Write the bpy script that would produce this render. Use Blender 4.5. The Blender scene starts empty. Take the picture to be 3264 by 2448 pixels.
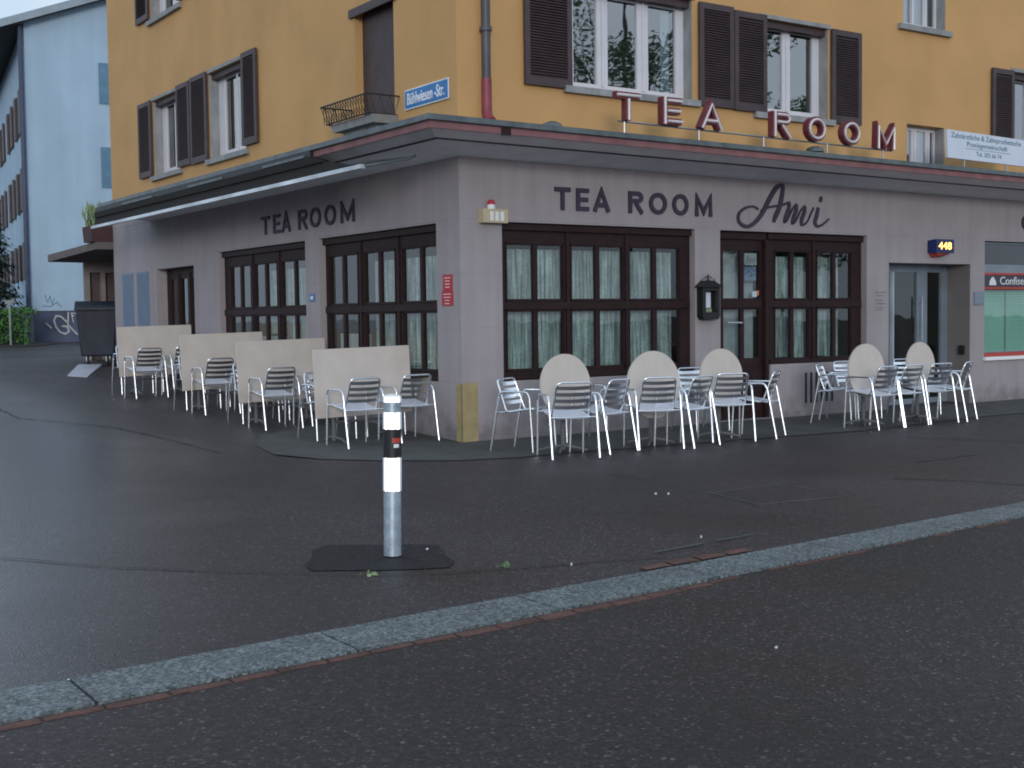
import bpy, bmesh, math, random
from mathutils import Vector, Matrix
random.seed(7)
R_ = math.radians
sc = bpy.context.scene
COL = sc.collection

# ------------------------------------------------------------------ camera
cam_d = bpy.data.cameras.new('camera'); cam = bpy.data.objects.new('camera', cam_d); COL.objects.link(cam)
yaw, pitch, roll = R_(34.2367), R_(-3.00003), R_(-0.73823)
fw = Vector((math.sin(yaw)*math.cos(pitch), math.cos(yaw)*math.cos(pitch), math.sin(pitch)))
rt = Vector((math.cos(yaw), -math.sin(yaw), 0)); up = rt.cross(fw)
c_, s_ = math.cos(roll), math.sin(roll)
rt, up = c_*rt+s_*up, -s_*rt+c_*up
M3 = Matrix((rt, up, -fw)).transposed()
cam.matrix_world = Matrix.Translation((-8.0607, -12.9193, 1.5)) @ M3.to_4x4()
cam_d.sensor_width = 36; cam_d.lens = 44.581; cam_d.clip_end = 800; cam_d.clip_start = .05
sc.camera = cam
# ------------------------------------------------------------------ world and light
SUN_EL, SUN_AZ = 9, 211      # soft low light from behind the camera
w = bpy.data.worlds.new("World"); sc.world = w; w.use_nodes = True
nt = w.node_tree; bg = nt.nodes['Background']
sky = nt.nodes.new('ShaderNodeTexSky'); sky.sky_type = 'NISHITA'; sky.sun_disc = False
sky.sun_elevation = R_(SUN_EL); sky.sun_rotation = R_(SUN_AZ); sky.air_density = 1.0; sky.dust_density = 4.0; sky.ozone_density = 2.5
# high overcast veil over the clear sky, with faint cloud structure
wtc = nt.nodes.new('ShaderNodeTexCoord'); wno = nt.nodes.new('ShaderNodeTexNoise'); wno.inputs['Scale'].default_value = 2.2; wno.inputs['Detail'].default_value = 7
nt.links.new(wtc.outputs['Generated'], wno.inputs['Vector'])
wcr = nt.nodes.new('ShaderNodeValToRGB'); wcr.color_ramp.elements[0].position = .3; wcr.color_ramp.elements[1].position = .7
wcr.color_ramp.elements[0].color = (.48, .60, .76, 1); wcr.color_ramp.elements[1].color = (.74, .87, 1.0, 1); nt.links.new(wno.outputs['Fac'], wcr.inputs[0])
wsc = nt.nodes.new('ShaderNodeVectorMath'); wsc.operation = 'SCALE'; wsc.inputs['Scale'].default_value = 9.9; nt.links.new(wcr.outputs[0], wsc.inputs[0])
wmx = nt.nodes.new('ShaderNodeMix'); wmx.data_type = 'RGBA'; wmx.inputs[0].default_value = .85
nt.links.new(sky.outputs[0], wmx.inputs[6]); nt.links.new(wsc.outputs[0], wmx.inputs[7])
nt.links.new(wmx.outputs[2], bg.inputs[0]); bg.inputs[1].default_value = 0.12
sd = bpy.data.lights.new('sun', 'SUN'); sd.energy = 1.0; sd.angle = R_(13); sd.color = (1, .97, .93)
sun = bpy.data.objects.new('sun', sd); COL.objects.link(sun)
dv = Vector((math.sin(R_(SUN_AZ))*math.cos(R_(SUN_EL)), math.cos(R_(SUN_AZ))*math.cos(R_(SUN_EL)), math.sin(R_(SUN_EL))))
sun.rotation_euler = dv.to_track_quat('Z', 'Y').to_euler()
sc.view_settings.view_transform = 'Standard'; sc.view_settings.look = 'None'; sc.view_settings.gamma = 1
sc.view_settings.exposure = 0.0
sc.cycles.filter_width = 1.9
sc.cycles.max_bounces = 8; sc.cycles.transparent_max_bounces = 12

# ------------------------------------------------------------------ materials
def ramp(n, stops):
    cr = n.color_ramp
    while len(cr.elements) < len(stops): cr.elements.new(.5)
    for e, (p, c) in zip(cr.elements, stops): e.position = p; e.color = (*c, 1)
def mat(name, col, rough=.7, metal=0, var=.12, vscale=3, fine=0, fscale=60, bump=0, bscale=40, spec=.5, rvar=0):
    m = bpy.data.materials.new(name); m.use_nodes = True; t = m.node_tree; N, L = t.nodes, t.links
    b = N['Principled BSDF']; b.inputs['Roughness'].default_value = rough; b.inputs['Metallic'].default_value = metal
    b.inputs['Specular IOR Level'].default_value = spec
    tc = N.new('ShaderNodeTexCoord')
    n1 = N.new('ShaderNodeTexNoise'); n1.inputs['Scale'].default_value = vscale; n1.inputs['Detail'].default_value = 6
    L.new(tc.outputs['Object'], n1.inputs['Vector'])
    r = N.new('ShaderNodeValToRGB'); ramp(r, [(.3, tuple(max(0, c*(1-var)) for c in col)), (.7, tuple(min(1, c*(1+var)) for c in col))])
    L.new(n1.outputs['Fac'], r.inputs['Fac']); out = r.outputs[0]
    if fine:
        n2 = N.new('ShaderNodeTexNoise'); n2.inputs['Scale'].default_value = fscale; n2.inputs['Detail'].default_value = 3
        L.new(tc.outputs['Object'], n2.inputs['Vector'])
        mp = N.new('ShaderNodeMapRange'); mp.inputs[1].default_value = .3; mp.inputs[2].default_value = .7
        mp.inputs[3].default_value = 1-fine; mp.inputs[4].default_value = 1+fine; L.new(n2.outputs['Fac'], mp.inputs[0])
        mx = N.new('ShaderNodeVectorMath'); mx.operation = 'SCALE'; L.new(out, mx.inputs[0]); L.new(mp.outputs[0], mx.inputs['Scale']); out = mx.outputs[0]
    L.new(out, b.inputs['Base Color'])
    if rvar:
        mp = N.new('ShaderNodeMapRange'); mp.inputs[1].default_value = .3; mp.inputs[2].default_value = .7
        mp.inputs[3].default_value = rough-rvar; mp.inputs[4].default_value = rough+rvar; L.new(n1.outputs['Fac'], mp.inputs[0]); L.new(mp.outputs[0], b.inputs['Roughness'])
    if bump:
        n3 = N.new('ShaderNodeTexNoise'); n3.inputs['Scale'].default_value = bscale; n3.inputs['Detail'].default_value = 4
        L.new(tc.outputs['Object'], n3.inputs['Vector'])
        bp = N.new('ShaderNodeBump'); bp.inputs['Strength'].default_value = bump; bp.inputs['Distance'].default_value = .02
        L.new(n3.outputs['Fac'], bp.inputs['Height']); L.new(bp.outputs[0], b.inputs['Normal'])
    m['b'] = 1
    return m
def emis(name, col, s):
    m = mat(name, col, .5); b = m.node_tree.nodes['Principled BSDF']
    b.inputs['Emission Color'].default_value = (*col, 1); b.inputs['Emission Strength'].default_value = s; return m

def cladding():
    # concrete-look stone cladding with faint streaks and thin joints
    m = mat('stone_cladding', (.33, .30, .32), .75, var=.07, vscale=1.6, fine=.06, fscale=90, bump=.15, bscale=60)
    t = m.node_tree; N, L = t.nodes, t.links; b = N['Principled BSDF']; src = b.inputs['Base Color'].links[0].from_socket
    tc = N.new('ShaderNodeTexCoord'); sp = N.new('ShaderNodeSeparateXYZ'); L.new(tc.outputs['Object'], sp.inputs[0])
    def line(sock, period, off, wd):
        a = N.new('ShaderNodeMath'); a.operation = 'ADD'; a.inputs[1].default_value = off; L.new(sock, a.inputs[0])
        q = N.new('ShaderNodeMath'); q.operation = 'FLOORED_MODULO'; q.inputs[1].default_value = period; L.new(a.outputs[0], q.inputs[0])
        l = N.new('ShaderNodeMath'); l.operation = 'LESS_THAN'; l.inputs[1].default_value = wd; L.new(q.outputs[0], l.inputs[0]); return l.outputs[0]
    xy = N.new('ShaderNodeMath'); xy.operation = 'SUBTRACT'; L.new(sp.outputs[0], xy.inputs[0]); L.new(sp.outputs[1], xy.inputs[1])
    l1 = line(sp.outputs[2], .655, -.065, .012); l2 = line(xy.outputs[0], .6, 0.01, .010)
    mx = N.new('ShaderNodeMath'); mx.operation = 'MAXIMUM'; L.new(l1, mx.inputs[0]); L.new(l2, mx.inputs[1])
    # vertical dirt streaks
    mp = N.new('ShaderNodeMapping'); mp.inputs['Scale'].default_value = (7, 7, .35); L.new(tc.outputs['Object'], mp.inputs[0])
    n = N.new('ShaderNodeTexNoise'); n.inputs['Scale'].default_value = 1; n.inputs['Detail'].default_value = 4; L.new(mp.outputs[0], n.inputs[0])
    mr = N.new('ShaderNodeMapRange'); mr.inputs[1].default_value = .35; mr.inputs[2].default_value = .7; mr.inputs[3].default_value = .93; mr.inputs[4].default_value = 1.03; L.new(n.outputs[0], mr.inputs[0])
    sc1 = N.new('ShaderNodeVectorMath'); sc1.operation = 'SCALE'; L.new(src, sc1.inputs[0]); L.new(mr.outputs[0], sc1.inputs['Scale'])
    k = N.new('ShaderNodeMapRange'); k.inputs[3].default_value = 1; k.inputs[4].default_value = .90; L.new(mx.outputs[0], k.inputs[0])
    sc2 = N.new('ShaderNodeVectorMath'); sc2.operation = 'SCALE'; L.new(sc1.outputs[0], sc2.inputs[0]); L.new(k.outputs[0], sc2.inputs['Scale'])
    # splash dirt near the ground
    dn = N.new('ShaderNodeTexNoise'); dn.inputs['Scale'].default_value = 5; dn.inputs['Detail'].default_value = 6; L.new(tc.outputs['Object'], dn.inputs[0])
    da = N.new('ShaderNodeMath'); da.operation = 'MULTIPLY_ADD'; da.inputs[1].default_value = -.9; L.new(dn.outputs[0], da.inputs[0]); L.new(sp.outputs[2], da.inputs[2])
    dm = N.new('ShaderNodeMapRange'); dm.inputs[1].default_value = -.45; dm.inputs[2].default_value = -.1; dm.inputs[3].default_value = .62; dm.inputs[4].default_value = 1; L.new(da.outputs[0], dm.inputs[0])
    sc3 = N.new('ShaderNodeVectorMath'); sc3.operation = 'SCALE'; L.new(sc2.outputs[0], sc3.inputs[0]); L.new(dm.outputs[0], sc3.inputs['Scale'])
    L.new(sc3.outputs[0], b.inputs['Base Color']); return m

def asphalt(name, base, speck=.035, rough=.5, patches=.38, wet=False, spec=.5):
    m = bpy.data.materials.new(name); m.use_nodes = True; t = m.node_tree; N, L = t.nodes, t.links; b = N['Principled BSDF']; b.inputs['Specular IOR Level'].default_value = spec
    tc = N.new('ShaderNodeTexCoord')
    n1 = N.new('ShaderNodeTexNoise'); n1.inputs['Scale'].default_value = .35; n1.inputs['Detail'].default_value = 9; n1.inputs['Roughness'].default_value = .6
    L.new(tc.outputs['Object'], n1.inputs['Vector'])
    r1 = N.new('ShaderNodeValToRGB'); ramp(r1, [(.32, tuple(c*(1-patches) for c in base)), (.68, tuple(c*(1+patches) for c in base))]); L.new(n1.outputs['Fac'], r1.inputs[0])
    v = N.new('ShaderNodeTexVoronoi'); v.inputs['Scale'].default_value = 85; L.new(tc.outputs['Object'], v.inputs['Vector'])
    sp = N.new('ShaderNodeSeparateXYZ'); L.new(v.outputs['Color'], sp.inputs[0])
    r2 = N.new('ShaderNodeValToRGB'); ramp(r2, [(.0, (.55,)*3), (.45, (.9,)*3), (.84, (1.15,)*3), (.93, (1.7,)*3), (.975, (2.8, 2.8, 3.0)), (1, (5,)*3)]); L.new(sp.outputs[0], r2.inputs[0])
    mx = N.new('ShaderNodeMix'); mx.data_type = 'RGBA'; mx.blend_type = 'MULTIPLY'; mx.inputs[0].default_value = 1
    L.new(r1.outputs[0], mx.inputs[6]); L.new(r2.outputs[0], mx.inputs[7])
    n4 = N.new('ShaderNodeTexNoise'); n4.inputs['Scale'].default_value = 30; n4.inputs['Detail'].default_value = 5; L.new(tc.outputs['Object'], n4.inputs['Vector'])
    mp = N.new('ShaderNodeMapRange'); mp.inputs[1].default_value = .3; mp.inputs[2].default_value = .7; mp.inputs[3].default_value = .75; mp.inputs[4].default_value = 1.25; L.new(n4.outputs[0], mp.inputs[0])
    s1 = N.new('ShaderNodeVectorMath'); s1.operation = 'SCALE'; L.new(mx.outputs[2], s1.inputs[0]); L.new(mp.outputs[0], s1.inputs['Scale'])
    L.new(s1.outputs[0], b.inputs['Base Color'])
    n2 = N.new('ShaderNodeTexNoise'); n2.inputs['Scale'].default_value = .7; n2.inputs['Detail'].default_value = 5; L.new(tc.outputs['Object'], n2.inputs['Vector'])
    mr = N.new('ShaderNodeMapRange'); mr.inputs[1].default_value = .3; mr.inputs[2].default_value = .7; mr.inputs[3].default_value = rough-.1; mr.inputs[4].default_value = rough+.12; L.new(n2.outputs[0], mr.inputs[0]); L.new(mr.outputs[0], b.inputs['Roughness'])
    if wet:   # damp film lying on the side street end of the surface, with a ragged edge
        def mth(op, a, c, clamp=False):
            q = N.new('ShaderNodeMath'); q.operation = op; q.use_clamp = clamp
            for i_, v_ in enumerate((a, c)):
                if hasattr(v_, 'links'): L.new(v_, q.inputs[i_])
                else: q.inputs[i_].default_value = v_
            return q.outputs[0]
        sx = N.new('ShaderNodeSeparateXYZ'); L.new(tc.outputs['Object'], sx.inputs[0])
        edge = mth('ADD', mth('MULTIPLY', mth('MINIMUM', mth('SUBTRACT', sx.outputs[1], 1.0), 0.0), .42), -2.9)
        d_ = mth('ADD', mth('SUBTRACT', edge, sx.outputs[0]), mth('MULTIPLY', mth('SUBTRACT', n2.outputs[0], .5), 1.6))
        f_ = mth('MULTIPLY', mth('ADD', d_, .5), .7, True)
        mrr = N.new('ShaderNodeMix'); mrr.data_type = 'FLOAT'; L.new(f_, mrr.inputs[0]); L.new(mr.outputs[0], mrr.inputs[2]); mrr.inputs[3].default_value = .25
        L.new(mrr.outputs[0], b.inputs['Roughness'])
        spm = N.new('ShaderNodeMapRange'); spm.inputs[3].default_value = spec; spm.inputs[4].default_value = 1.0; L.new(f_, spm.inputs[0]); L.new(spm.outputs[0], b.inputs['Specular IOR Level'])
    bp = N.new('ShaderNodeBump'); bp.inputs['Strength'].default_value = .35; bp.inputs['Distance'].default_value = .006; L.new(v.outputs['Distance'], bp.inputs['Height']); L.new(bp.outputs[0], b.inputs['Normal'])
    return m
def granite():
    m = mat('granite', (.12, .142, .150), .6, var=.18, vscale=4, bump=.4, bscale=70)
    t = m.node_tree; N, L = t.nodes, t.links; b = N['Principled BSDF']; src = b.inputs['Base Color'].links[0].from_socket
    tc = N.new('ShaderNodeTexCoord'); v = N.new('ShaderNodeTexVoronoi'); v.inputs['Scale'].default_value = 75; L.new(tc.outputs['Object'], v.inputs['Vector'])
    sp = N.new('ShaderNodeSeparateXYZ'); L.new(v.outputs['Color'], sp.inputs[0])
    r = N.new('ShaderNodeValToRGB'); ramp(r, [(0, (.3,)*3), (.3, (.7,)*3), (.6, (1,)*3), (.85, (1.4,)*3), (1, (1.9,)*3)]); L.new(sp.outputs[0], r.inputs[0])
    mx = N.new('ShaderNodeMix'); mx.data_type = 'RGBA'; mx.blend_type = 'MULTIPLY'; mx.inputs[0].default_value = 1
    L.new(src, mx.inputs[6]); L.new(r.outputs[0], mx.inputs[7]); L.new(mx.outputs[2], b.inputs['Base Color']); return m
def glass(name, tint=(.75, .82, .82), refl=.14):
    m = bpy.data.materials.new(name); m.use_nodes = True; t = m.node_tree; N, L = t.nodes, t.links
    for n in list(N): N.remove(n)
    o = N.new('ShaderNodeOutputMaterial'); mx = N.new('ShaderNodeMixShader'); tr = N.new('ShaderNodeBsdfTransparent'); gl = N.new('ShaderNodeBsdfGlossy')
    tr.inputs[0].default_value = (*tint, 1); gl.inputs['Roughness'].default_value = .015
    lw = N.new('ShaderNodeLayerWeight'); lw.inputs['Blend'].default_value = .5
    pw = N.new('ShaderNodeMath'); pw.operation = 'POWER'; pw.inputs[1].default_value = 3.5; L.new(lw.outputs['Facing'], pw.inputs[0])
    ad = N.new('ShaderNodeMath'); ad.operation = 'MULTIPLY_ADD'; ad.inputs[1].default_value = .8; ad.inputs[2].default_value = refl-.04; ad.use_clamp = True
    tc = N.new('ShaderNodeTexCoord'); ns = N.new('ShaderNodeTexNoise'); ns.inputs['Scale'].default_value = 1.3; L.new(tc.outputs['Object'], ns.inputs[0])
    bp = N.new('ShaderNodeBump'); bp.inputs['Strength'].default_value = .05; bp.inputs['Distance'].default_value = .05; L.new(ns.outputs[0], bp.inputs['Height']); L.new(bp.outputs[0], gl.inputs['Normal'])
    L.new(pw.outputs[0], ad.inputs[0]); L.new(ad.outputs[0], mx.inputs[0]); L.new(tr.outputs[0], mx.inputs[1]); L.new(gl.outputs[0], mx.inputs[2]); L.new(mx.outputs[0], o.inputs[0])
    return m
def lace():
    m = mat('lace', (.42, .50, .49), .9, var=.18, vscale=9, fine=.22, fscale=45); t = m.node_tree; N, L = t.nodes, t.links; b = N['Principled BSDF']
    src = b.inputs['Base Color'].links[0].from_socket
    tc = N.new('ShaderNodeTexCoord'); mp = N.new('ShaderNodeMapping'); mp.inputs['Scale'].default_value = (26, 26, 1.2); L.new(tc.outputs['Object'], mp.inputs[0])
    n = N.new('ShaderNodeTexNoise'); n.inputs['Scale'].default_value = 1; n.inputs['Detail'].default_value = 5; L.new(mp.outputs[0], n.inputs[0])
    mr = N.new('ShaderNodeMapRange'); mr.inputs[1].default_value = .35; mr.inputs[2].default_value = .65; mr.inputs[3].default_value = .38; mr.inputs[4].default_value = 1.35; L.new(n.outputs[0], mr.inputs[0])
    s = N.new('ShaderNodeVectorMath'); s.operation = 'SCALE'; L.new(src, s.inputs[0]); L.new(mr.outputs[0], s.inputs['Scale']); L.new(s.outputs[0], b.inputs['Base Color'])
    return m

M = dict(
 clad=cladding(),
 yellow=mat('yellow_render', (.55, .325, .135), .85, var=.08, vscale=.9, fine=.10, fscale=150, bump=.35, bscale=90),
 brown=mat('brown_wood', (.022, .009, .010), .6, var=.25, vscale=8, spec=.3),
 shutter=mat('shutter_brown', (.06, .04, .045), .55, var=.2, vscale=6),
 white=mat('white_frame', (.62, .62, .68), .4, var=.05), stone=mat('grey_stone', (.26, .27, .28), .8, var=.12, fine=.1),
 glass=glass('window_glass'), glassup=glass('upper_glass', (.65, .78, .85), .42), lace=lace(),
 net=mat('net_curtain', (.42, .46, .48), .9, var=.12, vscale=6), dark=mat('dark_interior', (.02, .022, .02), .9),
 gutter=mat('gutter_zinc', (.11, .13, .14), .45, metal=.3, var=.3, vscale=5), fascia=mat('red_fascia', (.22, .10, .105), .6, var=.2, vscale=4),
 soffit=mat('soffit_paint', (.86, .86, .90), .8, var=.06), roofing=mat('roofing_felt', (.09, .10, .10), .8, var=.2),
 fascia2=mat('grey_fascia', (.5, .48, .52), .75, var=.1), black=mat('black_paint', (.012, .012, .014), .5),
 letter=mat('letter_paint', (.045, .025, .055), .6), neonred=mat('neon_red', (.15, .03, .042), .4, var=.3, vscale=12), tube=mat('neon_tube', (.62, .58, .6), .3),
 steel=mat('steel', (.35, .37, .4), .35, metal=.8, var=.1), alu=mat('aluminium', (.90, .93, 1.0), .26, metal=1, var=.05, vscale=15),
 brushed=mat('brushed_aluminium', (.72, .76, .86), .45, metal=.35, var=.08, vscale=12),
 galv=mat('galvanised', (.42, .50, .58), .42, metal=.55, var=.22, vscale=14, fine=.12, fscale=60),
 retro=mat('reflective_sheet', (.97, .98, 1.0), .3, metal=1, var=.01), whitep=mat('white_paint', (.82, .83, .85), .4, var=.04),
 top=mat('table_laminate', (.54, .49, .45), .5, var=.07, vscale=3.5, fine=.04, fscale=200), topback=mat('table_under', (.12, .12, .13), .6),
 blue=mat('sign_blue', (.006, .15, .42), .35), red=mat('sign_red', (.45, .02, .035), .45, var=.15, vscale=20), textw=mat('text_white', (.75, .78, .82), .5),
 cream=mat('cream_plastic', (.50, .42, .28), .5, var=.1), guard=mat('corner_guard', (.33, .27, .14), .7, var=.15, vscale=8),
 panelblue=mat('vent_blue', (.155, .22, .32), .6, var=.08), whouse=mat('white_render', (.35, .48, .61), .9, var=.06, vscale=.7, fine=.04),
 bluesh=mat('shutter_blue', (.09, .20, .31), .6, var=.15), plinth=mat('plinth_dark', (.07, .085, .14), .8, var=.25, vscale=1.5), graf=mat('graffiti', (.42, .42, .45), .8),
 eaves=mat('eaves_wood', (.035, .03, .03), .8, var=.3), tile=mat('roof_tile', (.10, .08, .07), .8, var=.3, vscale=8), pipeb=mat('pipe_blue', (.03, .045, .10), .4, var=.2),
 pipe=mat('pipe_grey', (.075, .075, .085), .5, metal=.1, var=.2, vscale=5), pipered=mat('pipe_red', (.22, .04, .06), .5, var=.2, vscale=8), binm=mat('bin_plastic', (.011, .016, .03), .6, var=.2),
 rubber=mat('rubber', (.015, .015, .015), .8), leaf=mat('leaf_green', (.12, .19, .10), .7, var=.5, vscale=5), needle=mat('needles', (.012, .03, .018), .8, var=.5, vscale=3),
 hedge=mat('hedge_leaf', (.06, .17, .035), .7, var=.6, vscale=3), bark=mat('bark', (.11, .10, .09), .9, var=.3, vscale=8), flower=mat('flower', (.4, .06, .05), .6, var=.6, vscale=40),
 grassy=mat('grass_leaf', (.22, .30, .16), .7, var=.3, vscale=10), soil=mat('soil', (.035, .025, .02), .95, var=.3, vscale=6),
 road=asphalt('road_asphalt', (.030, .024, .0245), rough=.64, spec=.35), walk=asphalt('pavement_asphalt', (.036, .0295, .0325), rough=.54, wet=True, spec=.45), patch=asphalt('patch_asphalt', (.017, .016, .019), rough=.7, spec=.3),
 sidest=asphalt('street_asphalt', (.060, .062, .074), rough=.42), conc=mat('concrete', (.068, .070, .068), .75, var=.2, vscale=2.5, fine=.15, fscale=50, bump=.2),
 granite=granite(), brick=mat('red_sett', (.10, .045, .036), .8, var=.45, vscale=5, fine=.2, fscale=40), tar=mat('tar', (.018, .017, .019), .6),
 blind=mat('green_blind', (.40, .72, .58), .6, var=.06), shopred=mat('shop_red', (.42, .05, .035), .5), shopdark=mat('shop_band', (.05, .045, .07), .5),
 navy=mat('navy_box', (.008, .02, .11), .4), lit=emis('lit_digits', (1, .5, .12), 3.2), chalk=mat('chalk', (.06, .10, .095), .9),
 signw=mat('sign_white', (.60, .66, .78), .4, var=.03), signtx=mat('sign_text', (.06, .16, .22), .6), paper=mat('paper', (.50, .58, .68), .6), litter=mat('litter', (.6, .6, .65), .8),
 fabric=mat('awning_fabric', (.008, .007, .007), .9, var=.3), barm=mat('awning_bar', (.62, .65, .68), .33, metal=.6, var=.35, vscale=1.2), plate=mat('plate_metal', (.55, .58, .62), .3, metal=.7), entr=mat('entrance_metal', (.24, .29, .34), .4, metal=.4),
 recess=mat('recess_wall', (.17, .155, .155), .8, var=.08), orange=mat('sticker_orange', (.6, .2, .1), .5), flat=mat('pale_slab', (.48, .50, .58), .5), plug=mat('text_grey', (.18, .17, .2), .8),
 annexr=mat('annex_roof', (.13, .11, .11), .8, var=.1), annex=mat('annex_wall', (.26, .235, .23), .85, var=.1), annexd=mat('annex_door', (.10, .075, .075), .7, var=.2), planter=mat('planter_box', (.06, .025, .03), .7), city=mat('far_facade', (.30, .29, .30), .9),
)

def add_streaks(m, lo, hi, sx=5, sz=.3):
    t = m.node_tree; N, L = t.nodes, t.links; b = N['Principled BSDF']; src = b.inputs['Base Color'].links[0].from_socket
    tc = N.new('ShaderNodeTexCoord'); mp = N.new('ShaderNodeMapping'); mp.inputs['Scale'].default_value = (sx, sx, sz); L.new(tc.outputs['Object'], mp.inputs[0])
    n = N.new('ShaderNodeTexNoise'); n.inputs['Scale'].default_value = 1; n.inputs['Detail'].default_value = 6; L.new(mp.outputs[0], n.inputs[0])
    mr = N.new('ShaderNodeMapRange'); mr.inputs[1].default_value = .32; mr.inputs[2].default_value = .6; mr.inputs[3].default_value = lo; mr.inputs[4].default_value = hi; L.new(n.outputs[0], mr.inputs[0])
    s_ = N.new('ShaderNodeVectorMath'); s_.operation = 'SCALE'; L.new(src, s_.inputs[0]); L.new(mr.outputs[0], s_.inputs['Scale']); L.new(s_.outputs[0], b.inputs['Base Color'])
add_streaks(M['yellow'], .96, 1.01, 1.6, .5); add_streaks(M['whouse'], .93, 1.02, 2.5, .2); add_streaks(M['top'], .95, 1.02, 2, 2); add_streaks(M['binm'], .7, 1.3, 6, 1); add_streaks(M['stone'], .85, 1.1, 8, 3)

# ------------------------------------------------------------------ geometry helpers
def P(side, u, n, z):
    return (u, -n, z) if side == 'R' else ((-n, u, z) if side == 'L' else (u, n, z))
class MB:
    def __init__(s): s.v = []; s.f = []; s.mi = []; s.cur = 0
    def quad(s, a, b, c, d): i = len(s.v); s.v += [a, b, c, d]; s.f.append((i, i+1, i+2, i+3)); s.mi.append(s.cur)
    def poly(s, pts): i = len(s.v); s.v += list(pts); s.f.append(tuple(range(i, i+len(pts)))); s.mi.append(s.cur)
    def hexa(s, p):   # 8 points, bottom 4 then top 4
        i = len(s.v); s.v += list(p)
        for q in ((0, 3, 2, 1), (4, 5, 6, 7), (0, 1, 5, 4), (1, 2, 6, 5), (2, 3, 7, 6), (3, 0, 4, 7)): s.f.append(tuple(i+k for k in q)); s.mi.append(s.cur)
    def box(s, side, u0, u1, n0, n1, z0, z1):
        s.hexa([P(side, *q) for q in ((u0, n0, z0), (u1, n0, z0), (u1, n1, z0), (u0, n1, z0), (u0, n0, z1), (u1, n0, z1), (u1, n1, z1), (u0, n1, z1))])
    def tube(s, pts, r, seg=10, closed=False, r2=None):
        pts = [Vector(p) for p in pts]; n = len(pts); rings = []
        t0 = (pts[1]-pts[0]).normalized(); ref = Vector((0, 0, 1)) if abs(t0.z) < .9 else Vector((1, 0, 0)); nrm = t0.cross(ref).normalized()
        for i, p in enumerate(pts):
            if closed: t = (pts[(i+1) % n]-pts[i-1]).normalized()
            else: t = (pts[min(i+1, n-1)]-pts[max(i-1, 0)]).normalized()
            nrm = (nrm-t*nrm.dot(t)).normalized(); bn = t.cross(nrm)
            rr = r if r2 is None else r+(r2-r)*i/(n-1)
            b = len(s.v); s.v += [tuple(p+(nrm*math.cos(a)+bn*math.sin(a))*rr) for a in [2*math.pi*k/seg for k in range(seg)]]; rings.append(b)
        for i in range(n if closed else n-1):
            a, b = rings[i], rings[(i+1) % n]
            for k in range(seg): s.f.append((a+k, a+(k+1) % seg, b+(k+1) % seg, b+k)); s.mi.append(s.cur)
        if not closed:
            s.f.append(tuple(rings[0]+k for k in range(seg))[::-1]); s.mi.append(s.cur); s.f.append(tuple(rings[-1]+k for k in range(seg))); s.mi.append(s.cur)
    def lathe(s, prof, cx=0, cy=0, seg=32):   # prof list of (r,z)
        b = len(s.v)
        for (r, z) in prof: s.v += [(cx+r*math.cos(2*math.pi*k/seg), cy+r*math.sin(2*math.pi*k/seg), z) for k in range(seg)]
        for i in range(len(prof)-1):
            for k in range(seg): s.f.append((b+i*seg+k, b+i*seg+(k+1) % seg, b+(i+1)*seg+(k+1) % seg, b+(i+1)*seg+k)); s.mi.append(s.cur)
        s.f.append(tuple(b+(len(prof)-1)*seg+k for k in range(seg))); s.mi.append(s.cur); s.f.append(tuple(b+k for k in range(seg))[::-1]); s.mi.append(s.cur)
    def holed(s, side, u0, u1, z0, z1, n, depth, holes, edges=True):
        us = sorted({u0, u1, *[h[0] for h in holes], *[h[1] for h in holes]}); zs = sorted({z0, z1, *[h[2] for h in holes], *[h[3] for h in holes]})
        us = [u for u in us if u0 <= u <= u1]; zs = [z for z in zs if z0 <= z <= z1]
        for a, b in zip(us, us[1:]):
            for c, d in zip(zs, zs[1:]):
                mu, mz = (a+b)/2, (c+d)/2
                if any(h[0] < mu < h[1] and h[2] < mz < h[3] for h in holes): continue
                s.quad(P(side, a, n, c), P(side, b, n, c), P(side, b, n, d), P(side, a, n, d))
        m = n-depth
        for a, b, c, d in list(holes)+([(u0, u1, z0, z1)] if edges else []):
            s.quad(P(side, a, n, c), P(side, a, m, c), P(side, a, m, d), P(side, a, n, d)); s.quad(P(side, b, n, c), P(side, b, m, c), P(side, b, m, d), P(side, b, n, d))
            s.quad(P(side, a, n, c), P(side, b, n, c), P(side, b, m, c), P(side, a, m, c)); s.quad(P(side, a, n, d), P(side, b, n, d), P(side, b, m, d), P(side, a, m, d))
    def ribbon(s, side, pts, wd, n0, n1, closed=False):   # stroke in the (u,z) plane with thickness n0..n1
        N = len(pts); W = wd if isinstance(wd, (list, tuple)) else [wd]*N; Lp, Rp = [], []
        for i in range(N):
            p = Vector(pts[i])
            a = Vector(pts[i-1]) if (i > 0 or closed) else None; b = Vector(pts[(i+1) % N]) if (i < N-1 or closed) else None
            d1 = (p-a).normalized() if a is not None else None; d2 = (b-p).normalized() if b is not None else None
            if d1 is None: d1 = d2
            if d2 is None: d2 = d1
            n1_ = Vector((-d1.y, d1.x)); n2_ = Vector((-d2.y, d2.x)); q = (n1_+n2_)
            q = q.normalized() if q.length > 1e-4 else n1_
            k = 1/max(.5, q.dot(n1_)); h = W[i]/2*k
            Lp.append(p+q*h); Rp.append(p-q*h)
        for i in range(N if closed else N-1):
            j = (i+1) % N; a, b, c, d = Lp[i], Rp[i], Rp[j], Lp[j]
            s.hexa([P(side, q.x, n0, q.y) for q in (a, b, c, d)]+[P(side, q.x, n1, q.y) for q in (a, b, c, d)])
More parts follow.
